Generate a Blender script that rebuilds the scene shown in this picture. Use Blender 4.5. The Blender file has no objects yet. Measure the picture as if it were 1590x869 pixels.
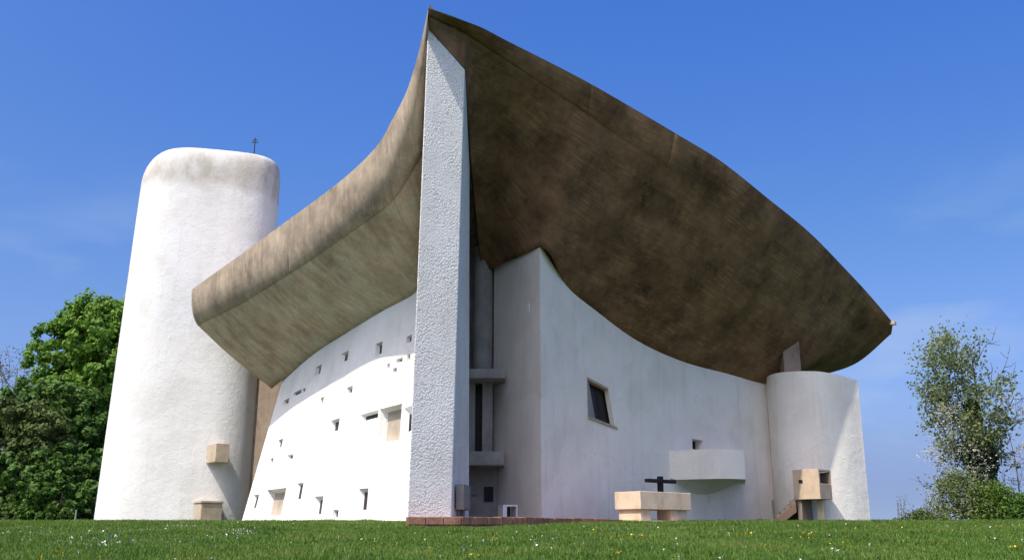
import bpy, math, random
import numpy as np
from mathutils import Vector

random.seed(7)
rng = np.random.default_rng(11)
scene = bpy.context.scene
COL = scene.collection

# ------------------------------------------------------------------ camera
FPX, CX, CY, HORIZ = 1500.0, 795.0, 434.5, 830.0
PITCH = math.atan((HORIZ - CY) / FPX)
EYE = 1.6
cam_d = bpy.data.cameras.new("camera")
cam = bpy.data.objects.new("camera", cam_d)
COL.objects.link(cam)
cam.location = (0, 0, EYE)
cam.rotation_euler = (math.radians(90) + PITCH, 0, 0)
cam_d.sensor_width = 36.0
cam_d.lens = 36.0 * FPX / 1590.0
cam_d.clip_start = 0.1
cam_d.clip_end = 6000
scene.camera = cam

# ------------------------------------------------------------------ light
SUN_EL = math.radians(57.0)
SUN_H = Vector((-0.595, -0.804, 0)).normalized()          # horizontal direction towards the sun
SUN_DIR = Vector((SUN_H.x * math.cos(SUN_EL), SUN_H.y * math.cos(SUN_EL), math.sin(SUN_EL)))
sun_d = bpy.data.lights.new("sun", 'SUN')
sun = bpy.data.objects.new("sun", sun_d)
COL.objects.link(sun)
sun.location = (-30, -30, 60)
sun.rotation_euler = (-SUN_DIR).to_track_quat('-Z', 'Y').to_euler()
sun_d.energy = 2.7
sun_d.angle = math.radians(0.5)
sun_d.color = (1.0, 0.95, 0.87)

world = bpy.data.worlds.new("World")
scene.world = world
world.use_nodes = True
wn, wl = world.node_tree.nodes, world.node_tree.links
wn.clear()
w_out = wn.new('ShaderNodeOutputWorld')
w_bg = wn.new('ShaderNodeBackground')
w_bg.inputs['Strength'].default_value = 0.13
sky = wn.new('ShaderNodeTexSky')
sky.sky_type = 'NISHITA'
sky.sun_disc = False
sky.sun_elevation = SUN_EL
sky.sun_rotation = math.atan2(SUN_H.x, SUN_H.y)
sky.altitude = 500
sky.air_density = 0.75
sky.dust_density = 6.0
sky.ozone_density = 3.0
# thin fair-weather clouds low over the horizon
tc = wn.new('ShaderNodeTexCoord')
mp = wn.new('ShaderNodeMapping'); mp.inputs['Scale'].default_value = (2.2, 2.2, 7.0)
nz = wn.new('ShaderNodeTexNoise'); nz.inputs['Scale'].default_value = 2.3; nz.inputs['Detail'].default_value = 7
rp = wn.new('ShaderNodeValToRGB')
rp.color_ramp.elements[0].position = 0.50; rp.color_ramp.elements[0].color = (0, 0, 0, 1)
rp.color_ramp.elements[1].position = 0.72; rp.color_ramp.elements[1].color = (1, 1, 1, 1)
sx = wn.new('ShaderNodeSeparateXYZ')
mr = wn.new('ShaderNodeMapRange')
mr.inputs['From Min'].default_value = 0.36; mr.inputs['From Max'].default_value = 0.06
mr.inputs['To Min'].default_value = 0.0; mr.inputs['To Max'].default_value = 0.75
mm = wn.new('ShaderNodeMath'); mm.operation = 'MULTIPLY'
mx = wn.new('ShaderNodeMix'); mx.data_type = 'RGBA'
mx.inputs['B'].default_value = (1.95, 2.45, 3.15, 1)
wl.new(tc.outputs['Generated'], mp.inputs['Vector'])
wl.new(mp.outputs['Vector'], nz.inputs['Vector'])
wl.new(nz.outputs['Fac'], rp.inputs['Fac'])
wl.new(tc.outputs['Generated'], sx.inputs['Vector'])
wl.new(sx.outputs['Z'], mr.inputs['Value'])
wl.new(rp.outputs['Color'], mm.inputs[0]); wl.new(mr.outputs['Result'], mm.inputs[1])
hzm = wn.new('ShaderNodeMapRange'); hzm.interpolation_type = 'SMOOTHSTEP'
hzm.inputs['From Min'].default_value = 0.10; hzm.inputs['From Max'].default_value = -0.01
hzm.inputs['To Min'].default_value = 0.0; hzm.inputs['To Max'].default_value = 0.75
wl.new(sx.outputs['Z'], hzm.inputs['Value'])
mxm = wn.new('ShaderNodeMath'); mxm.operation = 'MAXIMUM'
wl.new(mm.outputs['Value'], mxm.inputs[0]); wl.new(hzm.outputs['Result'], mxm.inputs[1])
wl.new(mxm.outputs['Value'], mx.inputs['Factor'])
# one tone curve for the whole sky: deep, even spring blue
sep = wn.new('ShaderNodeSeparateColor'); cmb = wn.new('ShaderNodeCombineColor')
wl.new(sky.outputs['Color'], sep.inputs['Color'])
for ch, (g_, a_, x0_) in zip(('Red', 'Green', 'Blue'), ((2.0, 0.387, 1.66), (1.2, 0.60, 2.31), (0.40, 1.87, 3.21))):
    def wm(op, a, b, c=None):
        q = wn.new('ShaderNodeMath'); q.operation = op
        for k, x in enumerate((a, b, c)):
            if x is None: continue
            if isinstance(x, (int, float)): q.inputs[k].default_value = x
            else: wl.new(x, q.inputs[k])
        return q.outputs[0]
    x = sep.outputs[ch]
    low = wm('MULTIPLY', wm('POWER', wm('MINIMUM', x, x0_), g_), a_)
    wl.new(wm('ADD', low, wm('MAXIMUM', wm('SUBTRACT', x, x0_), 0.0)), cmb.inputs[ch])
wl.new(cmb.outputs['Color'], mx.inputs['A'])
wl.new(mx.outputs['Result'], w_bg.inputs['Color'])
wl.new(w_bg.outputs['Background'], w_out.inputs['Surface'])

scene.view_settings.view_transform = 'Standard'
scene.view_settings.look = 'None'
scene.view_settings.exposure = 0.98
scene.view_settings.gamma = 1.0
scene.view_settings.use_curve_mapping = False

# ------------------------------------------------------------------ helpers
CP, SP = math.cos(PITCH), math.sin(PITCH)

def at(u, v, Y):
    """world point at depth Y that a survey sight (u, v) meets"""
    a, b = u - CX, CY - v
    d = np.array([a, FPX * CP - b * SP, FPX * SP + b * CP])
    p = d * (Y / d[1])
    return np.array([p[0], p[1], p[2] + EYE])

def proj(p):
    x, y, z = p[0], p[1], p[2] - EYE
    f = y * CP + z * SP
    up = -y * SP + z * CP
    return np.array([CX + FPX * x / f, CY - FPX * up / f])

_TY = np.array([-400, -20, 0, 4, 10, 16, 22, 24, 30, 40, 50, 60, 70, 90, 150, 400, 1200, 4000], float)
_TZ = np.array([-8, -1.9, -1.6, -1.0, -0.30, 0.0, 0.215, 0.265, 0.365, 0.515, 0.655, 0.77, 0.72, -0.2, -6, -30, -60, -90], float)

def H(x, y):
    x = np.asarray(x, float); y = np.asarray(y, float)
    z = np.interp(y, _TY, _TZ)
    far = np.clip((np.abs(x) - 45) / 120, 0, 1)
    z = z - far * far * 6
    z = z + 0.012 * np.sin(x * 0.9 + y * 0.4) * np.clip(y / 20, 0, 1) + 0.008 * np.sin(x * 2.3 - y * 1.1)
    z = z - 0.13 * np.exp(-((x + 1.6) / 2.6) ** 2 - ((y - 23.0) / 3.2) ** 2)
    return z + EYE

def hz(x, y): return float(H(x, y))

def mesh_obj(name, verts, faces, mat, parent=None, smooth=False, uvs=None, label=None, mats=None, midx=None):
    me = bpy.data.meshes.new(name)
    me.from_pydata([tuple(map(float, v)) for v in verts], [], [tuple(map(int, f)) for f in faces])
    me.update()
    for m in (mats or [mat]): me.materials.append(m)
    if midx is not None:
        me.polygons.foreach_set('material_index', np.asarray(midx, np.int32))
    if smooth:
        me.polygons.foreach_set('use_smooth', np.ones(len(me.polygons), bool))
    if uvs is not None:
        ul = me.uv_layers.new(name='UVMap')
        li = np.zeros(len(me.loops), np.int32); me.loops.foreach_get('vertex_index', li)
        ul.data.foreach_set('uv', np.asarray(uvs, np.float32)[li].ravel())
    o = bpy.data.objects.new(name, me)
    COL.objects.link(o)
    if parent is not None:
        o.parent = parent
        if parent.type == 'EMPTY':
            o.location = -parent.location
    if label: o['label'] = label
    return o

def fast_mesh(name, V, nper, mat):
    """V: (n*nper,3) independent polygons of nper corners"""
    V = np.asarray(V, np.float32).reshape(-1, 3)
    n = len(V) // nper
    me = bpy.data.meshes.new(name)
    me.vertices.add(len(V)); me.vertices.foreach_set('co', V.ravel())
    me.loops.add(len(V)); me.loops.foreach_set('vertex_index', np.arange(len(V), dtype=np.int32))
    me.polygons.add(n); me.polygons.foreach_set('loop_start', np.arange(0, len(V), nper, dtype=np.int32))
    me.update(calc_edges=True)
    me.materials.append(mat)
    return me

def link(name, me, parent=None, label=None):
    o = bpy.data.objects.new(name, me); COL.objects.link(o)
    if parent is not None:
        o.parent = parent
    if label: o['label'] = label
    return o

def thing(name, label, cat, loc, group=None):
    o = bpy.data.objects.new(name, None); COL.objects.link(o)
    o.empty_display_size = 0.5
    o.location = loc
    o['label'] = label; o['category'] = cat
    if group: o['group'] = group
    return o

def tag(o, label, cat, group=None):
    o['label'] = label; o['category'] = cat
    if group: o['group'] = group
    return o

def catmull(pts, ts):
    P = np.asarray(pts, float); n = len(P)
    out = []
    for t in ts:
        t = min(max(t, 0.0), n - 1.0)
        i = min(int(t), n - 2); f = t - i
        p1, p2 = P[i], P[i + 1]
        p0 = P[i - 1] if i > 0 else 2 * p1 - p2
        p3 = P[i + 2] if i + 2 < n else 2 * p2 - p1
        m1, m2 = (p2 - p0) / 2, (p3 - p1) / 2
        out.append((2*f**3 - 3*f**2 + 1) * p1 + (f**3 - 2*f**2 + f) * m1 + (-2*f**3 + 3*f**2) * p2 + (f**3 - f**2) * m2)
    return np.array(out)

class MB:
    def __init__(s): s.v = []; s.f = []
    def add(s, v, f):
        o = len(s.v); s.v += [tuple(p) for p in v]; s.f += [tuple(i + o for i in q) for q in f]; return s
    def hexa(s, b, t):
        """b, t: four bottom and four top corners in the same turn"""
        return s.add(list(b) + list(t), [(3, 2, 1, 0), (4, 5, 6, 7), (0, 1, 5, 4), (1, 2, 6, 5), (2, 3, 7, 6), (3, 0, 4, 7)])
    def box(s, c, ax, ay, hx, hy, z0, z1):
        c = np.array(c[:2], float); ax = np.array(ax[:2], float); ay = np.array(ay[:2], float)
        q = [c - ax*hx - ay*hy, c + ax*hx - ay*hy, c + ax*hx + ay*hy, c - ax*hx + ay*hy]
        return s.hexa([(p[0], p[1], z0) for p in q], [(p[0], p[1], z1) for p in q])
    def tube(s, pts, rads, n=8):
        P = [np.array(p, float) for p in pts]
        base = len(s.v); k = len(P)
        for i, p in enumerate(P):
            d = P[min(i+1, k-1)] - P[max(i-1, 0)]; d = d / (np.linalg.norm(d) + 1e-9)
            a = np.cross(d, [0.3, 0.9, 0.1] if abs(d[2]) > 0.8 else [0, 0, 1.0]); a /= np.linalg.norm(a); b = np.cross(d, a)
            for j in range(n):
                an = 2*math.pi*j/n
                s.v.append(tuple(p + (a*math.cos(an) + b*math.sin(an))*rads[i]))
        for i in range(k-1):
            for j in range(n):
                s.f.append((base+i*n+j, base+i*n+(j+1) % n, base+(i+1)*n+(j+1) % n, base+(i+1)*n+j))
        s.f.append(tuple(base+j for j in range(n))[::-1]); s.f.append(tuple(base+(k-1)*n+j for j in range(n)))
        return s
    def obj(s, name, mat, parent=None, smooth=False, bevel=0, label=None):
        o = mesh_obj(name, s.v, s.f, mat, parent, smooth, label=label)
        if bevel:
            m = o.modifiers.new('bevel', 'BEVEL'); m.width = bevel; m.segments = 2; m.limit_method = 'ANGLE'
        return o

# ------------------------------------------------------------------ materials
def new_mat(name):
    m = bpy.data.materials.new(name); m.use_nodes = True
    n, l = m.node_tree.nodes, m.node_tree.links
    return m, n, l, n['Principled BSDF']

def ramp(n, stops):
    r = n.new('ShaderNodeValToRGB')
    e = r.color_ramp.elements
    e[0].position, e[0].color = stops[0][0], (*stops[0][1], 1)
    e[1].position, e[1].color = stops[-1][0], (*stops[-1][1], 1)
    for p, c in stops[1:-1]:
        q = e.new(p); q.color = (*c, 1)
    return r

def noise(n, l, vec, scale, detail=5, rough=0.55):
    t = n.new('ShaderNodeTexNoise'); t.inputs['Scale'].default_value = scale
    t.inputs['Detail'].default_value = detail; t.inputs['Roughness'].default_value = rough
    l.new(vec, t.inputs['Vector']); return t

def mapping(n, l, vec, scale, loc=(0, 0, 0)):
    m = n.new('ShaderNodeMapping'); m.inputs['Scale'].default_value = scale; m.inputs['Location'].default_value = loc
    l.new(vec, m.inputs['Vector']); return m.outputs['Vector']

def mixc(n, l, fac, a, b, mode='MIX'):
    m = n.new('ShaderNodeMix'); m.data_type = 'RGBA'; m.blend_type = mode
    if isinstance(fac, (int, float)): m.inputs['Factor'].default_value = fac
    else: l.new(fac, m.inputs['Factor'])
    for k, x in (('A', a), ('B', b)):
        if isinstance(x, tuple): m.inputs[k].default_value = (*x, 1)
        else: l.new(x, m.inputs[k])
    return m.outputs['Result']

def bump(n, l, p, h, strength, dist, prev=None):
    b = n.new('ShaderNodeBump'); b.inputs['Strength'].default_value = strength; b.inputs['Distance'].default_value = dist
    l.new(h, b.inputs['Height'])
    if prev is not None: l.new(prev, b.inputs['Normal'])
    l.new(b.outputs['Normal'], p.inputs['Normal']); return b.outputs['Normal']

def whitewash(name, rough_amt=0.5, grain=16.0, stain=0.25, pits=False, top_band=None, dim=1.0, tint=(1, 1, 1)):
    m, n, l, p = new_mat(name)
    geo = n.new('ShaderNodeTexCoord').outputs['Object']
    n1 = noise(n, l, geo, 0.5, 6)
    r1 = ramp(n, [(0.3, tuple(x * dim for x in (0.74, 0.70, 0.645))), (0.5, tuple(x * dim for x in (0.83, 0.795, 0.745))), (0.66, tuple(x * dim for x in (0.88, 0.85, 0.805)))])
    l.new(n1.outputs['Fac'], r1.inputs['Fac'])
    st = noise(n, l, mapping(n, l, geo, (2.2, 2.2, 0.16)), 1.3, 7, 0.68)
    r2 = ramp(n, [(0.52, (0, 0, 0)), (0.78, (stain, stain, stain))])
    l.new(st.outputs['Fac'], r2.inputs['Fac'])
    c = mixc(n, l, r2.outputs['Color'], r1.outputs['Color'], (0.46, 0.42, 0.36))
    # patches of fresher limewash and small blisters
    pa = noise(n, l, mapping(n, l, geo, (1, 1, 1), (5, 1, 3)), 0.9, 3, 0.4)
    ra = ramp(n, [(0.575, (0, 0, 0)), (0.59, (0.35, 0.35, 0.35))]); l.new(pa.outputs['Fac'], ra.inputs['Fac'])
    c = mixc(n, l, ra.outputs['Color'], c, tuple(min(.9, x * dim) for x in (0.90, 0.875, 0.83)))
    bl_ = noise(n, l, geo, 5.5, 4, 0.75)
    rbl = ramp(n, [(0.62, (0, 0, 0)), (0.72, (0.30, 0.30, 0.30))]); l.new(bl_.outputs['Fac'], rbl.inputs['Fac'])
    c = mixc(n, l, rbl.outputs['Color'], c, (0.50, 0.46, 0.41))
    # hairline cracks
    wq = noise(n, l, geo, 1.6, 4)
    wa = n.new('ShaderNodeVectorMath'); wa.operation = 'MULTIPLY_ADD'; wa.inputs[1].default_value = (.8, .8, .8)
    l.new(wq.outputs['Color'], wa.inputs[0]); l.new(geo, wa.inputs[2])
    vc = n.new('ShaderNodeTexVoronoi'); vc.feature = 'DISTANCE_TO_EDGE'; vc.inputs['Scale'].default_value = 0.42
    l.new(wa.outputs[0], vc.inputs['Vector'])
    rc = ramp(n, [(0.0, (0.30, 0.30, 0.30)), (0.005, (0, 0, 0))]); l.new(vc.outputs['Distance'], rc.inputs['Fac'])
    mc = n.new('ShaderNodeMath'); mc.operation = 'MULTIPLY'; l.new(rc.outputs['Color'], mc.inputs[0])
    rm = ramp(n, [(0.48, (0, 0, 0)), (0.56, (1, 1, 1))]); l.new(n1.outputs['Fac'], rm.inputs['Fac']); l.new(rm.outputs['Color'], mc.inputs[1])
    c = mixc(n, l, mc.outputs['Value'], c, (0.40, 0.37, 0.33))
    if top_band:
        s = n.new('ShaderNodeSeparateXYZ'); l.new(geo, s.inputs[0])
        wob = noise(n, l, geo, 0.9, 5)
        ad = n.new('ShaderNodeMath'); ad.operation = 'MULTIPLY_ADD'; ad.inputs[1].default_value = 0.9
        l.new(wob.outputs['Fac'], ad.inputs[0]); l.new(s.outputs['Z'], ad.inputs[2])
        g = n.new('ShaderNodeMapRange'); g.inputs['From Min'].default_value = top_band[0]; g.inputs['From Max'].default_value = top_band[1]
        l.new(ad.outputs['Value'], g.inputs['Value'])
        bl = noise(n, l, mapping(n, l, geo, (1, 1, 0.5)), 1.1, 7, 0.7)
        rb = ramp(n, [(0.30, (0.12, 0.12, 0.12)), (0.60, (0.95, 0.95, 0.95))]); l.new(bl.outputs['Fac'], rb.inputs['Fac'])
        mu = n.new('ShaderNodeMath'); mu.operation = 'MULTIPLY'
        l.new(g.outputs['Result'], mu.inputs[0]); l.new(rb.outputs['Color'], mu.inputs[1])
        c = mixc(n, l, mu.outputs['Value'], c, (0.42, 0.38, 0.32))
    fine = noise(n, l, geo, grain, 6, 0.7)
    if pits:
        vo = n.new('ShaderNodeTexVoronoi'); vo.inputs['Scale'].default_value = 19; vo.feature = 'F1'
        l.new(geo, vo.inputs['Vector'])
        rv = ramp(n, [(0.0, (1, 1, 1)), (0.75, (0, 0, 0))]); l.new(vo.outputs['Distance'], rv.inputs['Fac'])
        mk = noise(n, l, geo, 0.9, 5, 0.6)
        mu = n.new('ShaderNodeMath'); mu.operation = 'MULTIPLY'
        l.new(rv.outputs['Color'], mu.inputs[0]); l.new(fine.outputs['Fac'], mu.inputs[1])
        rmk = ramp(n, [(0.35, (0.15, 0.15, 0.15)), (0.62, (1, 1, 1))]); l.new(mk.outputs['Fac'], rmk.inputs['Fac'])
        mu2 = n.new('ShaderNodeMath'); mu2.operation = 'MULTIPLY'; l.new(mu.outputs[0], mu2.inputs[0]); l.new(rmk.outputs['Color'], mu2.inputs[1])
        b1 = bump(n, l, p, mu2.outputs['Value'], 0.75, 0.036)
        bump(n, l, p, fine.outputs['Fac'], rough_amt * .6, 0.03, b1)
        rs = ramp(n, [(0.60, (0, 0, 0)), (0.66, (1, 1, 1))])
        sp = noise(n, l, geo, 9, 3, 0.6); l.new(sp.outputs['Fac'], rs.inputs['Fac'])
        mul = n.new('ShaderNodeMath'); mul.operation = 'MULTIPLY'; mul.inputs[1].default_value = 0.55
        l.new(rs.outputs['Color'], mul.inputs[0])
        c = mixc(n, l, mul.outputs['Value'], c, (0.45, 0.43, 0.42))
    else:
        tw = noise(n, l, geo, 2.6, 4, 0.6)
        b0 = bump(n, l, p, tw.outputs['Fac'], 0.35, 0.06)
        bump(n, l, p, fine.outputs['Fac'], rough_amt, 0.03, b0)
    c = mixc(n, l, 1.0, c, tuple(tint), 'MULTIPLY')
    l.new(c, p.inputs['Base Color'])
    p.inputs['Roughness'].default_value = 0.92
    p.inputs['Specular IOR Level'].default_value = 0.15
    return m

def concrete(name, dark, light, along=(9.0, 0.5), blot=(0.25, 0.25), fine_boards=True, bstr=0.35):
    m, n, l, p = new_mat(name)
    uv = n.new('ShaderNodeTexCoord').outputs['UV']
    geo = n.new('ShaderNodeTexCoord').outputs['Object']
    b1 = noise(n, l, mapping(n, l, uv, (along[0], along[1], 1)), 0.5, 6, 0.65)
    b2 = noise(n, l, geo, 0.8, 8, 0.68)
    b3 = noise(n, l, geo, 5.0, 6, 0.7)
    md = tuple((a + b) / 2 for a, b in zip(dark, light))
    r1 = ramp(n, [(0.37, dark), (0.5, md), (0.63, light)])
    ad = n.new('ShaderNodeMath'); ad.operation = 'MULTIPLY_ADD'; ad.inputs[1].default_value = 0.26
    ad2 = n.new('ShaderNodeMath'); ad2.operation = 'MULTIPLY_ADD'; ad2.inputs[1].default_value = 0.52
    ad3 = n.new('ShaderNodeMath'); ad3.operation = 'MULTIPLY'; ad3.inputs[1].default_value = 0.24
    l.new(b3.outputs['Fac'], ad3.inputs[0])
    l.new(b2.outputs['Fac'], ad2.inputs[0]); l.new(ad3.outputs['Value'], ad2.inputs[2])
    l.new(b1.outputs['Fac'], ad.inputs[0]); l.new(ad2.outputs['Value'], ad.inputs[2])
    l.new(ad.outputs['Value'], r1.inputs['Fac'])
    # boards: random tone per board, each board marked along its length
    lng = along[0] > along[1]
    wv = n.new('ShaderNodeTexWhiteNoise'); wv.noise_dimensions = '2D'
    sp = n.new('ShaderNodeSeparateXYZ'); l.new(mapping(n, l, uv, (5.0 if lng else 0.4, 0.4 if lng else 5.0, 1)), sp.inputs[0])
    fx = n.new('ShaderNodeMath'); fx.operation = 'FLOOR'; fy = n.new('ShaderNodeMath'); fy.operation = 'FLOOR'
    l.new(sp.outputs['X'], fx.inputs[0]); l.new(sp.outputs['Y'], fy.inputs[0])
    cb = n.new('ShaderNodeCombineXYZ'); l.new(fx.outputs[0], cb.inputs[0]); l.new(fy.outputs[0], cb.inputs[1])
    l.new(cb.outputs[0], wv.inputs['Vector'])
    rb = ramp(n, [(0.0, (0.82, 0.82, 0.82)), (1.0, (1.14, 1.13, 1.11))]); l.new(wv.outputs['Value'], rb.inputs['Fac'])
    c = mixc(n, l, 0.5, r1.outputs['Color'], rb.outputs['Color'], 'MULTIPLY')
    # fine shuttering lines left between the boards
    fr_ = n.new('ShaderNodeMath'); fr_.operation = 'FRACT'; l.new(sp.outputs['X' if lng else 'Y'], fr_.inputs[0])
    rl = ramp(n, [(0.0, (.5, .5, .5)), (0.14, (0, 0, 0))]); l.new(fr_.outputs[0], rl.inputs['Fac'])
    fk = noise(n, l, mapping(n, l, uv, (3, 1, 1) if lng else (1, 3, 1)), 0.8, 4, 0.6)
    rk = ramp(n, [(0.42, (0, 0, 0)), (0.60, (1, 1, 1))]); l.new(fk.outputs['Fac'], rk.inputs['Fac'])
    ml_ = n.new('ShaderNodeMath'); ml_.operation = 'MULTIPLY'; l.new(rl.outputs['Color'], ml_.inputs[0]); l.new(rk.outputs['Color'], ml_.inputs[1])
    c = mixc(n, l, ml_.outputs['Value'], c, tuple(x * .7 for x in dark))
    # pale lime blooms and short scratches along the boards
    sc = noise(n, l, mapping(n, l, uv, (16, 1.1, 1) if lng else (1.1, 16, 1)), 1.0, 4, 0.7)
    pt = noise(n, l, mapping(n, l, geo, (1, 1, 1), (7, 3, 1)), 0.8, 6, 0.68)
    rs = ramp(n, [(0.50, (0, 0, 0)), (0.64, (0.7, 0.7, 0.7))]); l.new(sc.outputs['Fac'], rs.inputs['Fac'])
    rp_ = ramp(n, [(0.46, (0, 0, 0)), (0.62, (1, 1, 1))]); l.new(pt.outputs['Fac'], rp_.inputs['Fac'])
    hf_ = n.new('ShaderNodeMath'); hf_.operation = 'MULTIPLY'; hf_.inputs[1].default_value = 0.28; l.new(rp_.outputs['Color'], hf_.inputs[0])
    c = mixc(n, l, hf_.outputs['Value'], c, tuple(min(.62, x * 1.25) for x in light))
    mk = n.new('ShaderNodeMath'); mk.operation = 'MULTIPLY'; l.new(rs.outputs['Color'], mk.inputs[0]); l.new(rp_.outputs['Color'], mk.inputs[1])
    c = mixc(n, l, mk.outputs['Value'], c, tuple(min(.62, x * 1.55) for x in light))
    # dark water stains
    dk = noise(n, l, mapping(n, l, geo, (1, 1, .6), (2, 9, 4)), 0.55, 7, 0.7)
    rd = ramp(n, [(0.52, (0, 0, 0)), (0.74, (0.75, 0.75, 0.75))]); l.new(dk.outputs['Fac'], rd.inputs['Fac'])
    c = mixc(n, l, rd.outputs['Color'], c, tuple(x * .75 for x in dark))
    l.new(c, p.inputs['Base Color'])
    p.inputs['Roughness'].default_value = 0.9
    p.inputs['Specular IOR Level'].default_value = 0.2
    bump(n, l, p, ad.outputs['Value'], bstr, 0.05)
    return m

def stone(name, a, b, scale=3.0, bs=0.25):
    m, n, l, p = new_mat(name)
    geo = n.new('ShaderNodeTexCoord').outputs['Object']
    t = noise(n, l, geo, scale, 7, 0.65)
    r = ramp(n, [(0.32, a), (0.68, b)]); l.new(t.outputs['Fac'], r.inputs['Fac'])
    l.new(r.outputs['Color'], p.inputs['Base Color'])
    t2 = noise(n, l, geo, scale * 9, 4)
    t3 = noise(n, l, mapping(n, l, geo, (1, 1, .35), (3, 3, 3)), scale * 1.4, 6, 0.7)
    r3 = ramp(n, [(0.54, (0, 0, 0)), (0.72, (0.6, 0.6, 0.6))]); l.new(t3.outputs['Fac'], r3.inputs['Fac'])
    c = mixc(n, l, r3.outputs['Color'], r.outputs['Color'], tuple(x * .6 for x in a))
    l.new(c, p.inputs['Base Color']); bump(n, l, p, t2.outputs['Fac'], bs, 0.02)
    p.inputs['Roughness'].default_value = 0.9; p.inputs['Specular IOR Level'].default_value = 0.2
    return m

def leafmat(name, a, b, trans=0.25, scale=0.35, extra=None):
    m, n, l, p = new_mat(name)
    geo = n.new('ShaderNodeTexCoord').outputs['Object']
    t = noise(n, l, geo, scale, 3); t2 = noise(n, l, geo, 6.0, 2)
    ad = n.new('ShaderNodeMath'); ad.operation = 'MULTIPLY_ADD'; ad.inputs[1].default_value = 0.5
    mu = n.new('ShaderNodeMath'); mu.operation = 'MULTIPLY'; mu.inputs[1].default_value = 0.5
    l.new(t.outputs['Fac'], mu.inputs[0]); l.new(t2.outputs['Fac'], ad.inputs[0]); l.new(mu.outputs[0], ad.inputs[2])
    r = ramp(n, [(0.36, a), (0.64, b)] if not extra else [(0.32, a), (0.5, b), (0.68, extra)])
    l.new(ad.outputs[0], r.inputs['Fac'])
    l.new(r.outputs['Color'], p.inputs['Base Color'])
    p.inputs['Roughness'].default_value = 0.6; p.inputs['Specular IOR Level'].default_value = 0.25
    tr = n.new('ShaderNodeBsdfTranslucent'); l.new(r.outputs['Color'], tr.inputs['Color'])
    ms = n.new('ShaderNodeMixShader'); ms.inputs[0].default_value = trans
    out = n['Material Output']
    l.new(p.outputs[0], ms.inputs[1]); l.new(tr.outputs[0], ms.inputs[2]); l.new(ms.outputs[0], out.inputs['Surface'])
    return m

def plain(name, c, rough=0.6, spec=0.3, metal=0.0):
    m, n, l, p = new_mat(name)
    p.inputs['Base Color'].default_value = (*c, 1); p.inputs['Roughness'].default_value = rough
    p.inputs['Specular IOR Level'].default_value = spec; p.inputs['Metallic'].default_value = metal
    return m

M_WALL = whitewash('whitewashed_render', 0.5, 16, 0.25, dim=.92, tint=(.985, 1, 1.03))
M_EAST = whitewash('whitewashed_east', 0.6, 18, 0.38, tint=(1.03, 1.0, .95))
M_PIER = whitewash('roughcast', 0.75, 30, 0.25, pits=True)
M_TOWER = whitewash('tower_render', 0.5, 12, 0.32, dim=.83, tint=(.97, 1, 1.035), top_band=(EYE + 15.9, EYE + 16.5))
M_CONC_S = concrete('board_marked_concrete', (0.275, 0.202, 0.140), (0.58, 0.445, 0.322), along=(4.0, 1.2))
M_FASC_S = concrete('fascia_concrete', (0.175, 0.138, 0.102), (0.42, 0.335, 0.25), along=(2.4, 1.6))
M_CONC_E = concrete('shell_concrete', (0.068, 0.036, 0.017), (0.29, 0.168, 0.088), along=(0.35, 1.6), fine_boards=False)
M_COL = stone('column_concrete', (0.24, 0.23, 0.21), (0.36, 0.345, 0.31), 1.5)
M_BOX = stone('box_concrete', (0.36, 0.29, 0.21), (0.50, 0.41, 0.31), 2.0)
M_ALTAR = stone('altar_stone', (0.58, 0.44, 0.31), (0.74, 0.58, 0.43), 2.2)
M_PULP = stone('pulpit_concrete', (0.46, 0.34, 0.24), (0.62, 0.48, 0.35), 2.2)
M_BROWN = stone('brown_concrete', (0.22, 0.16, 0.12), (0.32, 0.25, 0.19), 1.5)
M_BRICK = stone('terrace_paving', (0.16, 0.075, 0.05), (0.30, 0.17, 0.12), 3.0, 0.5)
M_TAN = stone('tan_board', (0.33, 0.275, 0.215), (0.45, 0.39, 0.31), 2.0)
M_GLASS = plain('dark_glass', (0.018, 0.014, 0.012), 0.35, 0.25)
M_DARK = plain('dark_wood', (0.022, 0.014, 0.016), 0.6)
M_METAL = stone('grey_metal', (0.20, 0.20, 0.19), (0.30, 0.29, 0.27), 2.0, 0.1)
M_BARK = stone('bark', (0.045, 0.035, 0.026), (0.12, 0.10, 0.08), 4.0, 0.8)
M_TWIG = stone('twig_bark', (0.13, 0.115, 0.10), (0.24, 0.22, 0.20), 4.0, 0.4)

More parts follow.
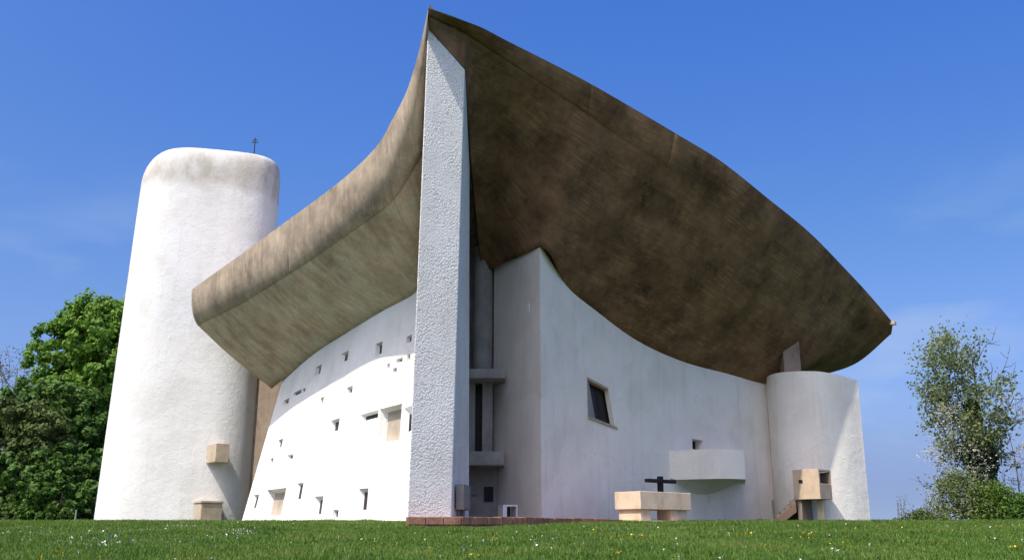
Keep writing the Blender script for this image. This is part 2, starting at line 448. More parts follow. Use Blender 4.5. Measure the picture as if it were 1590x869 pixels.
# ------------------------------------------------------------------ ground
def build_ground():
    xs = np.unique(np.concatenate([np.linspace(-40, 40, 161), np.sign(np.linspace(-1, 1, 41)) * (np.abs(np.linspace(-1, 1, 41)) ** 3) * 4000]))
    ys = np.unique(np.concatenate([np.linspace(-12, 62, 149), np.linspace(62, 160, 30), 160 + np.linspace(0, 1, 16) ** 2 * 3800, -12 - np.linspace(0, 1, 10) ** 2 * 380]))
    X, Y = np.meshgrid(xs, ys)
    Z = H(X, Y)
    V = np.stack([X, Y, Z], -1).reshape(-1, 3)
    nx, ny = len(xs), len(ys)
    i = np.arange(nx - 1); j = np.arange(ny - 1)
    I, J = np.meshgrid(i, j)
    a = (J * nx + I).ravel()
    F = np.stack([a, a + 1, a + nx + 1, a + nx], 1)
    m, n, l, p = new_mat('lawn_soil')
    geo = n.new('ShaderNodeTexCoord').outputs['Object']
    t1 = noise(n, l, geo, 0.6, 6, 0.65); t2 = noise(n, l, geo, 14, 4, 0.7)
    mu = n.new('ShaderNodeMath'); mu.operation = 'MULTIPLY_ADD'; mu.inputs[1].default_value = 0.5
    hf = n.new('ShaderNodeMath'); hf.operation = 'MULTIPLY'; hf.inputs[1].default_value = 0.5
    l.new(t2.outputs['Fac'], hf.inputs[0]); l.new(t1.outputs['Fac'], mu.inputs[0]); l.new(hf.outputs[0], mu.inputs[2])
    r = ramp(n, [(0.35, (0.020, 0.045, 0.010)), (0.55, (0.035, 0.075, 0.014)), (0.7, (0.075, 0.10, 0.028))])
    l.new(mu.outputs[0], r.inputs['Fac']); l.new(r.outputs['Color'], p.inputs['Base Color'])
    p.inputs['Roughness'].default_value = 0.95; p.inputs['Specular IOR Level'].default_value = 0.1
    bump(n, l, p, t2.outputs['Fac'], 0.8, 0.06)
    o = mesh_obj('ground', V, F, m, smooth=True)
    o['kind'] = 'structure'
build_ground()

# ------------------------------------------------------------------ chapel
chapel = thing('chapel', 'white concrete chapel with a brown upswept shell roof and round tower', 'chapel', (0, 30, hz(0, 30)))

# ---- roof curves
RIM_E_Y = ([665, 780, 910, 1050, 1150, 1240, 1310, 1360, 1387], [23, 24.6, 26.4, 28.4, 30.3, 32.7, 35.5, 37.9, 38.6])
def rimY(u): return float(np.interp(u, *RIM_E_Y))
#        rim (u,v)    crease (u,v)   joint (u,v,Y)
SEC_E = [((665, 13), (666, 24), (666, 46, 23.5)),
         ((693, 22), (694, 37), (694, 77, 23.9)),
         ((722, 33), (722, 52), (722, 109, 24.3)),
         ((750, 44), (751, 71), (732, 260, 27.5)),
         ((790, 65), (793, 98), (748, 424, 31.2)),
         ((900, 121), (895, 166), (838, 384, 28.5)),
         ((981, 167), (972, 219), (880, 444, 29.8)),
         ((1047, 206), (1036, 258), (925, 482, 31.1)),
         ((1119, 250), (1108, 300), (990, 529, 32.8)),
         ((1191, 307), (1180, 355), (1060, 561, 34.5)),
         ((1257, 361), (1246, 403), (1130, 580, 36.1)),
         ((1316, 421), (1306, 455), (1197, 597, 37.6)),
         ((1352, 460), (1345, 488), (1225, 592, 39.5)),
         ((1386, 500), (1384, 518), (1262, 586, 42.0))]
SEC_S = [((665, 13, 23.0), (664, 26, 23.1), (666, 46, 23.5)),
         ((653, 69, 23.9), (664, 160, 25.0), (663, 190, 25.4)),
         ((643, 107, 24.4), (656, 232, 26.0), (660, 265, 26.4)),
         ((629, 147, 25.0), (640, 266, 26.4), (659, 330, 27.6)),
         ((608, 188, 25.7), (618, 301, 26.8), (657, 400, 29.0)),
         ((584, 228, 26.5), (590, 328, 27.5), (652, 448, 30.0)),
         ((536, 275, 28.4), (540, 363, 29.2), (590, 485, 32.0)),
         ((473, 323, 31.2), (473, 410, 32.0), (530, 522, 35.0)),
         ((430, 354, 33.3), (430, 437, 34.1), (490, 549, 37.5)),
         ((370, 398, 36.4), (375, 471, 37.2), (455, 573, 40.0)),
         ((298, 449, 40.0), (307, 505, 40.7), (422, 603, 42.0))]

rimE = [at(r[0], r[1], rimY(r[0])) for r, c, j in SEC_E]
creE = [at(c[0], c[1], rimY(r[0]) + (0.08 if k == 0 else 0.42)) for k, (r, c, j) in enumerate(SEC_E)]
joiE = [at(*j) for r, c, j in SEC_E]
rimS = [at(*r) for r, c, j in SEC_S]
creS = [at(*c) for r, c, j in SEC_S]
joiS = [at(*j) for r, c, j in SEC_S]
# the boards run askew from the fascia to the wall: each section meets the wall nearer the prow
roofJ = list(catmull(joiS, [0, 1, 2, 2.9, 3.75, 4.6, 5.3, 6.03, 6.9, 8.3, 10]))

def tsamples(n, per, seams):
    t = list(np.linspace(0, n - 1, (n - 1) * per + 1))
    for s in seams: t += [s - 0.012, s, s + 0.012]
    return np.unique(np.round(t, 5))

def loft(name, rows, seam_cols, mat, parent, flip=False, label=None, scale_uv=1.0, groove=0.03):
    """rows: (n_t, n_k, 3) sections"""
    R = np.array(rows); nt, nk = R.shape[:2]
    du = np.linalg.norm(np.diff(R[:, nk // 2], axis=0), axis=1); U = np.concatenate([[0], np.cumsum(du)])
    uv = []
    for i in range(nt):
        dv = np.linalg.norm(np.diff(R[i], axis=0), axis=1); Vv = np.concatenate([[0], np.cumsum(dv)])
        uv += [(U[i] * scale_uv, v * scale_uv) for v in Vv]
    if seam_cols:
        g0 = np.gradient(R, axis=0); g1 = np.gradient(R, axis=1)
        N = np.cross(g0, g1); N /= (np.linalg.norm(N, axis=2, keepdims=True) + 1e-9)
        for i in seam_cols:
            sg = np.sign(np.sum(N[i] * (R[i, -1] + np.array([0, 0, 2.0]) - R[i]), axis=1, keepdims=True))
            R[i] = R[i] + N[i] * sg * groove
    F = []
    for i in range(nt - 1):
        for k in range(nk - 1):
            q = (i*nk + k, (i+1)*nk + k, (i+1)*nk + k + 1, i*nk + k + 1)
            F.append(q[::-1] if flip else q)
    return mesh_obj(name, R.reshape(-1, 3), F, mat, parent, True, uv, label)

def build_roof():
    def half(rim, cre, joi, seams, flip, msoff, mfas, sag, sag_from, lab_s, lab_f):
        n = len(rim)
        T = tsamples(n, 8, seams)
        r, c, j = catmull(rim, T), catmull(cre, T), catmull(joi, T)
        if flip:                                           # straight joint along the pier and the recess
            JJ = np.array(joi); lin = np.stack([np.interp(T, np.arange(n), JJ[:, q]) for q in range(3)], 1)
            j = np.where((T < 5)[:, None], lin, j)
        sc = [int(np.argmin(np.abs(T - s))) for s in seams]
        fas, sof = [], []
        for a, b, d, tq in zip(r, c, j, T):
            mid = np.array([a[0], a[1], b[2] + 0.22 * (a[2] - b[2])])
            if flip: mid = mid * 0.35 + (a + b) * 0.325
            w = np.linspace(0, 1, 10)[:, None]
            fas.append((1-w)**2 * a + 2*w*(1-w) * mid + w**2 * b)
            L = np.linalg.norm(d - b)
            m = b * 0.55 + d * 0.45 - np.array([0, 0, sag * min(1, L / 3.0) * min(1, max(0, (tq - sag_from) / 4))])
            inn = d + (d - m) * np.array([0.4, 0.4, 0.0]) + np.array([0, 0, 0.8])
            groove = b + (b - a) / (np.linalg.norm(b - a) + 1e-6) * 0.02 + np.array([0, 0, (0.05 if not flip else 0.045 * max(0.0, 1 - tq / 7))])
            q = np.vstack([catmull([b, m, d], np.linspace(0, 2, 18)), inn[None]])
            q = np.vstack([b[None] + (groove - b) * 1.0, q[0][None] + (q[1]-q[0])/np.linalg.norm(q[1]-q[0]) * 0.045, q[1:]])
            sof.append(q)
            
        # small recess line under the fascia edge: the soffit starts 4 cm inside it
        so = loft('roof', sof, sc if not flip else [], msoff, chapel, flip, lab_s)
        fs = [np.vstack([f, s[0][None]]) for f, s in zip(fas, sof)]
        fa = loft('fascia', fs, sc, mfas, so, flip, lab_f)
        return so, fa, r, c, j, fas, sof
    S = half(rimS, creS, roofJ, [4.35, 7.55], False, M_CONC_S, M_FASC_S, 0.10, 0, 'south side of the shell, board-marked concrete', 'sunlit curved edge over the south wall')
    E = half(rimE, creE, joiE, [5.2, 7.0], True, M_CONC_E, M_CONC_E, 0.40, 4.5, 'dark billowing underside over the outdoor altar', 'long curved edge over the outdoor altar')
    # roof top: sheet between both rims, dished a little, and on to the north-west corner
    far = np.array([2.0, 56.0, EYE + 8.4])
    tt = np.linspace(0, 1, 40)
    a = catmull(rimS, tt * (len(rimS) - 1)); b = catmull(rimE, tt * (len(rimE) - 1))
    V, F = [], []
    K = 12
    for i in range(40):
        for k in range(K + 1):
            w = k / K
            p = a[i] * (1 - w) + b[i] * w
            V.append(p + np.array([0, 0, -0.005 + 0.22 * math.sin(math.pi * w) * (1 - tt[i]) * min(1, tt[i] * 6) + 0.9 * min(1, max(0, tt[i] - .06) * 5) * (1 - tt[i]) * math.sin(math.pi * w) ** 2]))
    for i in range(39):
        for k in range(K):
            o = i * (K + 1) + k; F.append((o, o + 1, o + K + 2, o + K + 1))
    base = 39 * (K + 1)
    V.append(far); fi = len(V) - 1
    for k in range(K): F.append((base + k, base + k + 1, fi))
    mesh_obj('roof_cover', V, F, M_CONC_S, S[0], True, [(v[0], v[1]) for v in V])
    # end caps (west end over the entrance, north end)
    for half_, mat, par in ((S, M_FASC_S, S[0]), (E, M_CONC_E, E[0])):
        prof = np.vstack([half_[5][-1], half_[6][-1]])
        top = prof.copy(); n = len(prof)
        ctr = half_[2][-1] * 0.5 + half_[6][-1][-1] * 0.5 + np.array([0, 0, 0.6])
        V = list(prof) + [ctr, half_[6][-1][-1] + np.array([0, 0, 2.2])]
        F = [(k, k + 1, n) for k in range(n - 1)] + [(n - 1, n + 1, n), (n + 1, 0, n)]
        mesh_obj('roof_end', V, F, mat, par, False, [(v[0], v[2]) for v in V])
    # tip gutter lip at the north end
    t = rimE[-1]
    MB().box((t[0] - 0.02, t[1]), (0.75, 0.66), (-0.66, 0.75), 0.09, 0.14, t[2] - 0.12, t[2] + 0.03).obj('gutter_lip', M_BOX, E[0], bevel=0.02)
    return S, E
ROOF_S, ROOF_E = build_roof()

# ---- ruled walls with real openings
class Ruled:
    def __init__(s, base, top):
        s.b = np.array(base, float); s.t = np.array(top, float); s.n = len(base)
    def __call__(s, q, h):
        t = q * (s.n - 1)
        b = catmull(s.b, [t])[0]; a = catmull(s.t, [t])[0]
        return b + (a - b) * h
    def normal(s, q, h, outward):
        e = 1e-3
        d1 = s(min(q + e, 1), h) - s(max(q - e, 0), h); d2 = s(q, h + e) - s(q, h - e)
        n = np.cross(d1, d2); n /= np.linalg.norm(n)
        return n if np.dot(n, outward) > 0 else -n
    def find(s, u, v):
        if not hasattr(s, 'grid'):
            Q = np.linspace(0, 1, 241); Hh = np.linspace(0, 1, 121)
            tb = catmull(s.b, Q * (s.n - 1)); ta = catmull(s.t, Q * (s.n - 1))
            P = tb[:, None] + (ta - tb)[:, None] * Hh[None, :, None]
            x, y, z = P[..., 0], P[..., 1], P[..., 2] - EYE
            f = y * CP + z * SP; up = -y * SP + z * CP
            s.grid = (Q, Hh, CX + FPX * x / f, CY - FPX * up / f)
        Q, Hh, U, Vv = s.grid
        i, j = np.unravel_index(np.argmin((U - u) ** 2 + (Vv - v) ** 2), U.shape)
        q, h = Q[i], Hh[j]
        for _ in range(6):
            p = proj(s(q, h)); e = 1e-4
            Jm = np.stack([(proj(s(q + e, h)) - p) / e, (proj(s(q, h + e)) - p) / e], 1)
            d = np.linalg.solve(Jm, np.array([u, v]) - p)
            q = float(np.clip(q + np.clip(d[0], -.05, .05), 0.001, 0.999)); h = float(h + np.clip(d[1], -.05, .05))
        return q, h

def ruled_wall(name, surf, holes, mat, outward, thick, hmax, parent, nq=60, label=None, qgrid=None, back=None):
    qs = set(np.round(np.linspace(0, 1, nq + 1), 6)) if qgrid is None else set(qgrid)
    hs_ = set(np.round(np.linspace(0, hmax, 9), 6))
    for (q0, q1, h0, h1) in holes:
        qs |= {q0, q1}; hs_ |= {h0, h1}
    qs = np.array(sorted(qs)); hv = np.array(sorted(hs_))
    tb = catmull(surf.b, qs * (surf.n - 1)); ta = catmull(surf.t, qs * (surf.n - 1))
    nq_, nh = len(qs), len(hv)
    V = (tb[:, None] + (ta - tb)[:, None] * hv[None, :, None]).reshape(-1, 3)
    F = []
    for i in range(nq_ - 1):
        qc = (qs[i] + qs[i+1]) / 2
        for j in range(nh - 1):
            hc = (hv[j] + hv[j+1]) / 2
            if any(a < qc < b and c < hc < d for a, b, c, d in holes): continue
            F.append((i*nh + j, (i+1)*nh + j, (i+1)*nh + j + 1, i*nh + j + 1))
    n0 = np.cross(V[nh] - V[0], V[1] - V[0])
    if np.dot(n0, outward) < 0: F = [f[::-1] for f in F]
    # back and edges
    o = len(V); out = np.array(outward if back is None else back, float); out /= np.linalg.norm(out)
    B = []
    for i in range(nq_):
        B += [tb[i] - out * thick, tb[i] + (ta[i] - tb[i]) * hmax - out * thick]
    F2 = []
    for i in range(nq_ - 1):
        a = o + 2*i; F2.append((a, a + 1, a + 3, a + 2))
        F2.append((i*nh + nh - 1, (i+1)*nh + nh - 1, a + 3, a + 1))
    F2.append(tuple(range(0, nh)) + (o + 1, o)); e = (nq_ - 1) * nh
    F2.append(tuple(range(e, e + nh)) + (o + 2*(nq_-1) + 1, o + 2*(nq_-1)))
    ob = mesh_obj(name, list(V) + B, F + F2, mat, parent, False, label=label)
    return ob

def window(surf, hole, depth, outward, parent, mat_r, inner=(0.12, 0.88, 0.12, 0.88), mat_g=None, label=None, bars=False):
    q0, q1, h0, h1 = hole
    out = np.array([surf(q0, h0), surf(q1, h0), surf(q1, h1), surf(q0, h1)])
    nn = surf.normal((q0+q1)/2, (h0+h1)/2, outward)
    a, b, c, d = inner
    def bl(x, y): return (out[0]*(1-x) + out[1]*x) * (1-y) + (out[3]*(1-x) + out[2]*x) * y
    inn = np.array([bl(a, c), bl(b, c), bl(b, d), bl(a, d)]) - nn * depth
    V = list(out) + list(inn)
    F = [(0, 1, 5, 4), (1, 2, 6, 5), (2, 3, 7, 6), (3, 0, 4, 7)]
    r = mesh_obj('window', V, F, mat_r, parent, False, label=label)
    g = inn.copy()
    back = g - nn * 0.03
    mesh_obj('pane', list(g + nn * 0.004) + list(back), [(0, 1, 2, 3), (0, 1, 5, 4), (1, 2, 6, 5), (2, 3, 7, 6), (3, 0, 4, 7)], mat_g or M_GLASS, r, False)
    if bars:
        mb = MB()
        ctr = (g[0] + g[1]) / 2; ctt = (g[2] + g[3]) / 2
        mb.tube([ctr + nn*0.03, ctt + nn*0.03], [0.02, 0.02], 4)
        mb.obj('glazing_bar', M_METAL, r)
    return r

# ---- south wall
S_OUT = np.array([-0.85, -0.525, 0.12])
topS = [at(668, 60, 24.1), joiS[1], joiS[2], joiS[3], joiS[4], joiS[5], joiS[6], joiS[7], joiS[8], joiS[9], at(440, 585, 41.2)]
def bp(x, y): return np.array([x, y, hz(x, y) - 0.35])
baseS = [bp(-2.40, 24.2), bp(-2.54, 25.2), bp(-2.66, 26.2), bp(-2.80, 27.4), bp(-2.96, 28.7), bp(-3.14, 29.7),
         bp(-4.90, 31.75), bp(-7.0, 34.6), bp(-8.65, 36.9), bp(-10.3, 39.3), bp(-11.05, 40.4)]
surfS = Ruled(baseS, topS)
# opening boxes as surveyed: u0,u1,v0,v1, depth, inner splay
WIN_S = [(490, 498, 568, 581, .35, None), (527, 538, 548, 588, .30, (.2, .8, .72, .95)), (583, 593, 532, 550, .40, None),
         (631, 639, 521, 531, .35, None), (615, 625, 556, 562, .35, None), (601, 605, 564, 571, .25, None),
         (610, 616, 571, 577, .30, None), (632, 637, 550, 558, .30, None), (538, 547, 600, 610, .40, None),
         (497, 502, 617, 626, .25, None), (455, 467, 607, 613, .30, None), (469, 474, 603, 608, .20, None),
         (440, 448, 620, 627, .30, None), (513, 526, 651, 669, .45, None), (560, 587, 640, 651, .40, (.1, .9, .2, .8)),
         (588, 622, 631, 686, .56, (.30, .62, .35, .80)), (626, 640, 632, 684, .30, (.35, .7, .3, .8)),
         (431, 438, 682, 694, .30, None), (446, 455, 705, 712, .35, None), (419, 424, 711, 718, .25, None),
         (390, 399, 768, 795, .30, (.2, .8, .3, .9)), (410, 440, 759, 801, .62, (.3, .65, .3, .75)),
         (457, 467, 750, 797, .28, (.2, .8, .5, .95)), (486, 500, 770, 803, .50, (.2, .8, .2, .85)),
         (517, 525, 791, 803, .35, None), (555, 570, 758, 804, .45, (.2, .8, .3, .9))]
holesS = []
for (u0, u1, v0, v1, dp, inner) in WIN_S:
    uc, vc = (u0+u1)/2, (v0+v1)/2
    qa, qb = surfS.find(u0, vc)[0], surfS.find(u1, vc)[0]
    ha, hb = surfS.find(uc, v1)[1], surfS.find(uc, v0)[1]
    holesS.append((min(qa, qb), max(qa, qb), min(ha, hb), max(ha, hb)))
ruled_wall('wall', surfS, holesS, M_WALL, S_OUT, 0.7, 1.01, chapel, 60, 'white south wall pierced by many small windows')
for hole, w in zip(holesS, WIN_S):
    big = w[4] >= .55
    window(surfS, hole, w[4]*.5 if big else w[4]*.38, S_OUT, chapel, M_WALL, (.08, .92, .08, .92) if big else (w[5] or (.10, .90, .10, .90)), M_TAN if big else M_GLASS)

# ---- prow pier (end of the south wall)
def build_pier():
    nA, nH = 10, 60
    A0, B0, C0, D0 = np.array([-2.47, 23.4]), np.array([-1.485, 24.2]), np.array([-1.17, 27.2]), np.array([-2.3, 27.4])
    At, Bt = at(664.5, 40, 23.5), at(722, 104, 24.3)
    Ct, Dt = at(729, 262, 27.2), at(667, 255, 27.4)
    z0 = hz(-2, 23.6) - 0.3
    MBp = MB()
    bot = [(p[0], p[1], z0) for p in (A0, B0, C0, D0)]
    MBp.hexa(bot, [At, Bt, Ct, Dt])
    o = MBp.obj('pier', M_PIER, chapel, bevel=0.03, label='tall tapering roughcast pier under the roof point')
    return o
build_pier()

# ---- east wall
E_OUT = np.array([0.70, -0.71, 0])
E_BACK = np.array([0.499, -0.866, 0])
topE = [at(838, 384, 28.5), at(880, 444, 29.8), at(925, 482, 31.1), at(990, 529, 32.8), at(1060, 561, 34.5), at(1130, 580, 36.1), at(1197, 597, 37.6), at(1215, 590, 38.3)]
baseE = []
for k, t in enumerate(topE):
    baseE.append(np.array([t[0], t[1], hz(t[0], t[1]) - 0.4]))
surfE = Ruled(baseE, topE)
def rect(surf, u0, u1, v0, v1):
    uc, vc = (u0+u1)/2, (v0+v1)/2
    qa, qb = surf.find(u0, vc)[0], surf.find(u1, vc)[0]; ha, hb = surf.find(uc, v1)[1], surf.find(uc, v0)[1]
    return (min(qa, qb), max(qa, qb), min(ha, hb), max(ha, hb))
hM = rect(surfE, 912, 957, 597, 656)
hQ = rect(surfE, 1075, 1092, 682, 698)
ruled_wall('wall', surfE, [hM, hQ], M_EAST, E_OUT, 0.7, 1.01, chapel, 40, 'shaded white wall behind the altar, curving inward', back=E_BACK)
wM = window(surfE, hM, 0.20, E_OUT, chapel, M_COL, (.0, 1, .0, 1), label='leaning dark glazed niche in the altar wall')
q0, q1, h0, h1 = hM
n_ = surfE.normal((q0+q1)/2, (h0+h1)/2, E_OUT)
cA, cB, cC, cD = surfE(q0, h0), surfE(q1, h0), surfE(q1, h1), surfE(q0, h1)
def ER(x, y): return (cA*(1-x) + cB*x) * (1-y) + (cD*(1-x) + cC*x) * y
def slab4(name, pts, d0, d1, mat, bev=0.0, pts2=None):
    return MB().hexa([p + n_*d0 for p in pts], [p + n_*d1 for p in (pts2 or pts)]).obj(name, mat, wM, bevel=bev)
# splayed left cheek, thin leaning right frame, head and sill: the opening leans to the right
slab4('cheek', [ER(0, .0), ER(.40, .08), ER(.20, .93), ER(0, 1)], -.17, -.005, M_COL, 0, [ER(.0, .0), ER(.05, 0), ER(.04, 1), ER(0, 1)])
slab4('frame', [ER(.90, .04), ER(1.0, .04), ER(.80, .995), ER(.70, .995)], -.15, .03, M_EAST)
slab4('cheek', [ER(1.003, 0), ER(1.05, 0), ER(1.05, 1), ER(.803, 1)], -.18, .003, M_EAST)
slab4('head', [ER(0, .935), ER(.71, .935), ER(.70, 1.0), ER(0, 1.0)], -.16, .025, M_BOX)
slab4('sill', [ER(.0, -.02), ER(1.0, -.02), ER(1.0, .04), ER(.0, .04)], -.15, .03, M_BOX)
a_, b_ = ER(.62, .05), ER(.44, .93)
MB().tube([a_ - n_*.15, b_ - n_*.15], [.018, .018], 5).obj('glazing_bar', M_DARK, wM)
window(surfE, hQ, 0.35, E_OUT, chapel, M_EAST, (.05, .95, .05, .95), label='small square opening above the balcony')

# return of the east wall into the corner recess
c0 = topE[0]; r1 = at(767, 432, 31.0)
zb = hz(0.8, 28.5) - 0.4
dirv = np.array([r1[0] - c0[0], r1[1] - c0[1]]); L_ = np.hypot(*dirv)
f0 = c0[:2] - E_BACK[:2] * 0.7
fr = [f0, r1[:2]]
nrm = np.array([-dirv[1], dirv[0]]) / L_
if nrm[0] > 0: nrm = -nrm
ins = -nrm * 0.6
zf = c0[2] + (r1[2] - c0[2]) * 0.7 / L_
MB().hexa([(*fr[0], zb), (*fr[1], zb), (*(fr[1] + ins), zb), (*(fr[0] + ins), zb)],
          [(*fr[0], zf + .15), (*fr[1], r1[2] + .35), (*(fr[1] + ins), r1[2] + .35), (*(fr[0] + ins), zf + .15)]).obj('wall', M_EAST, chapel, label='shaded white return wall beside the corner recess')
# small raised white patch on the return
pc = at(815, 478, 29.05)
tdir = np.array([dirv[0], dirv[1], 0]); tdir /= np.linalg.norm(tdir)
nn = np.array([nrm[0], nrm[1], 0])
tt_ = ((np.array([pc[0], pc[1]]) - fr[0]) @ tdir[:2])
pcw = np.array([*(fr[0] + tdir[:2]*tt_), pc[2]])
MB().hexa([pcw - tdir*.09 + nn*.0 - np.array([0, 0, .14]), pcw + tdir*.09 - np.array([0, 0, .14]), pcw + tdir*.09 + nn*.02 - np.array([0, 0, .14]), pcw - tdir*.09 + nn*.02 - np.array([0, 0, .14])],
          [pcw - tdir*.07 + np.array([0, 0, .14]), pcw + tdir*.07 + np.array([0, 0, .14]), pcw + tdir*.07 + nn*.02 + np.array([0, 0, .14]), pcw - tdir*.07 + nn*.02 + np.array([0, 0, .14])]).obj('white_patch', plain('patch_white', (.85, .85, .83), .8), chapel)

# ---- corner recess: back wall, column, ledges, glazing slot
zr = hz(-1, 30)
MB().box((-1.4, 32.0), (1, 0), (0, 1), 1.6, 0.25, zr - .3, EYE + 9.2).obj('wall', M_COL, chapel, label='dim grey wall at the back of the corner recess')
ca = at(750, 500, 31.05)
MB().tube([(ca[0], 31.05, at(750, 580, 30.6)[2]), (ca[0], 31.05, EYE + 9.3)], [0.315, 0.315], 24).obj('column', M_COL, chapel, smooth=False, label='upper round column of the corner recess')
for (va, vb, ul, ur, yy) in ((572, 587, 716, 785, 29.9), (700, 722, 716, 783, 29.9)):
    a, b = at(ul, va, yy), at(ur, va, yy); zt, zl = at(750, va, yy - .45)[2], at(750, vb, yy - .45)[2]
    MB().box(((a[0]+b[0])/2, yy + .4), (1, 0), (0, 1), (b[0]-a[0])/2, .85, zl, zt).obj('ledge', M_COL, chapel, bevel=0.03)
zt, zl = at(750, 580, 30.6)[2], at(750, 712, 30.6)[2]
a, b = at(749, 640, 30.6), at(765, 640, 30.6)
MB().box(((a[0]+b[0])/2, 30.6), (1, 0), (0, 1), (b[0]-a[0])/2, .25, zl, zt).obj('column', M_COL, chapel, bevel=0.02, label='square lower column of the corner recess')
a, b = at(725, 640, 30.6), at(738, 640, 30.6)
MB().box(((a[0]+b[0])/2, 30.6), (1, 0), (0, 1), (b[0]-a[0])/2, .25, zl, zt).obj('column', M_COL, chapel, bevel=0.02)
a, b = at(738.5, 640, 30.9), at(748.5, 640, 30.9)
MB().box(((a[0]+b[0])/2, 30.9), (1, 0), (0, 1), (b[0]-a[0])/2, .03, zl, zt).obj('window', M_GLASS, chapel, label='tall dark glass slot in the corner recess')
# lower recess wall with a dark opening and a plate
zl2 = zr - .2
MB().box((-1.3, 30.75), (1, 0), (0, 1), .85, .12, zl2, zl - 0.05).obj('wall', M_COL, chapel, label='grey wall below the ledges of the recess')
a, b, t_, d_ = at(752, 770, 30.6), at(766, 770, 30.6), at(760, 755, 30.6)[2], at(760, 778, 30.6)[2]
w_ = MB().box(((a[0]+b[0])/2, 30.61), (1, 0), (0, 1), (b[0]-a[0])/2, .035, d_, t_).obj('window', M_DARK, chapel, bevel=0.008, label='small black louvred opening low in the recess')
for k in range(4):
    zz = d_ + (k + .5) * (t_ - d_) / 4
    MB().box(((a[0]+b[0])/2, 30.57), (1, 0), (0, 1), (b[0]-a[0])/2 - .02, .02, zz - .02, zz + .02).obj('slat', M_DARK, w_)
a, b = at(727, 760, 30.5), at(740, 760, 30.5)
MB().box(((a[0]+b[0])/2, 30.58), (1, 0), (0, 1), (b[0]-a[0])/2, .05, at(730, 768, 30.5)[2], at(730, 750, 30.5)[2]).obj('plate', M_METAL, chapel, bevel=0.01)

# ---- curved end wall (drum) with the column that carries the roof
def build_drum():
    P = [(10.05, 38.0), (9.88, 37.3), (9.86, 36.6), (10.02, 36.05), (10.42, 35.68), (11.0, 35.47), (11.6, 35.50), (12.35, 35.86), (13.12, 36.42)]
    C = catmull(P, np.linspace(0, len(P)-1, 49))
    back = catmull([(13.0, 36.7), (12.4, 37.4), (11.6, 37.9), (10.7, 38.2)], np.linspace(0, 3, 13))
    ring = np.vstack([C, back]); n = len(ring)
    zt = np.interp(ring[:, 0], [9.86, 10.6, 11.4, 13.1], [EYE + 5.90, EYE + 5.88, EYE + 5.85, EYE + 5.66])
    V = [(p[0], p[1], hz(p[0], p[1]) - .4) for p in ring] + [(p[0], p[1], z) for p, z in zip(ring, zt)]
    F = [(i, (i+1) % n, n + (i+1) % n, n + i) for i in range(n)]
    F.append(tuple(range(n, 2*n)))
    o = mesh_obj('curved_wall', V, F, M_EAST, chapel, False, label='white curved end wall standing free below the roof')
    me = o.data
    sm = np.ones(len(me.polygons), bool); sm[-1] = False; sm[48] = False
    me.polygons.foreach_set('use_smooth', sm)
    md = o.modifiers.new('edges', 'EDGE_SPLIT'); md.split_angle = math.radians(35)
    c = at(1226, 555, 36.6)
    MB().box((c[0], 36.6), (1, 0), (0, 1), .32, .30, EYE + 5.4, EYE + 7.6).obj('column', M_BROWN, chapel, bevel=0.02, label='short concrete column above the curved end wall')
build_drum()

# ---- balcony for the outdoor choir
def build_balcony():
    plan = [(5.0, 34.1), (5.5, 33.82), (6.25, 33.6), (7.0, 33.58), (7.6, 33.74), (8.06, 33.98)]
    C = catmull(plan, np.linspace(0, 5, 41))
    inner = []
    for i in range(41):
        d = C[min(i+1, 40)] - C[max(i-1, 0)]; d /= np.linalg.norm(d)
        inner.append(C[i] + np.array([-d[1], d[0]]) * 0.14)
    zt = np.interp(C[:, 0], [5, 6.25, 7.3, 8.05], [EYE + 2.80, EYE + 2.83, EYE + 2.86, EYE + 2.84])
    zb = np.interp(C[:, 0], [5, 5.6, 6.25, 7.3, 8.05], [EYE + 2.05, EYE + 1.83, EYE + 1.84, EYE + 1.86, EYE + 1.86])
    V, F = [], []
    for i in range(41):
        V += [(*C[i], zb[i]), (*C[i], zt[i]), (*inner[i], zt[i]), (*inner[i], zb[i])]
    for i in range(40):
        o = 4*i
        for k in range(4): F.append((o+k, o+4+k, o+4+(k+1) % 4, o+(k+1) % 4))
    F += [(0, 1, 2, 3), (160, 163, 162, 161)]
    b = mesh_obj('balcony', V, F, M_EAST, chapel, False, label='white curved balcony projecting from the altar wall')
    # right cheek back to the wall
    e = C[-1]; w = np.array([8.75, 37.0])
    d = (w - e) / np.linalg.norm(w - e); nn = np.array([d[1], -d[0]])
    q = [e, w, w - nn*.14, e - nn*.14]
    MB().hexa([(p[0], p[1], zb[-1]) for p in q], [(p[0], p[1], zt[-1]) for p in q]).obj('parapet', M_EAST, b)
    # floor and swept-in underside
    V, F = [], []
    K = 8
    wallpts = [(5.1, 34.3), (8.8, 37.2)]
    for i in range(41):
        s = i / 40
        wp = np.array([5.1 + 3.6*s, 34.1 + 3.2*s])
        wp = np.array([np.interp(s, [0, 1], [5.2, 8.6]), 0]); wp[1] = np.interp(wp[0], topE_xy[:, 0], topE_xy[:, 1]) + 0.05
        for k in range(K+1):
            w_ = k / K
            p = inner[i] * (1-w_) + wp * w_
            z = zb[i] + 0.02 - 0.50 * (w_ ** 1.3) * math.sin(math.pi * min(max(s * .9 + .1, 0), 1)) ** 1.5
            V.append((*p, z))
    for i in range(40):
        for k in range(K):
            o = i*(K+1)+k; F.append((o, o+K+1, o+K+2, o+1))
    mesh_obj('corbel', V, F, M_BROWN if False else M_EAST, b, True)
topE_xy = np.array([[t[0], t[1]] for t in topE])
build_balcony()

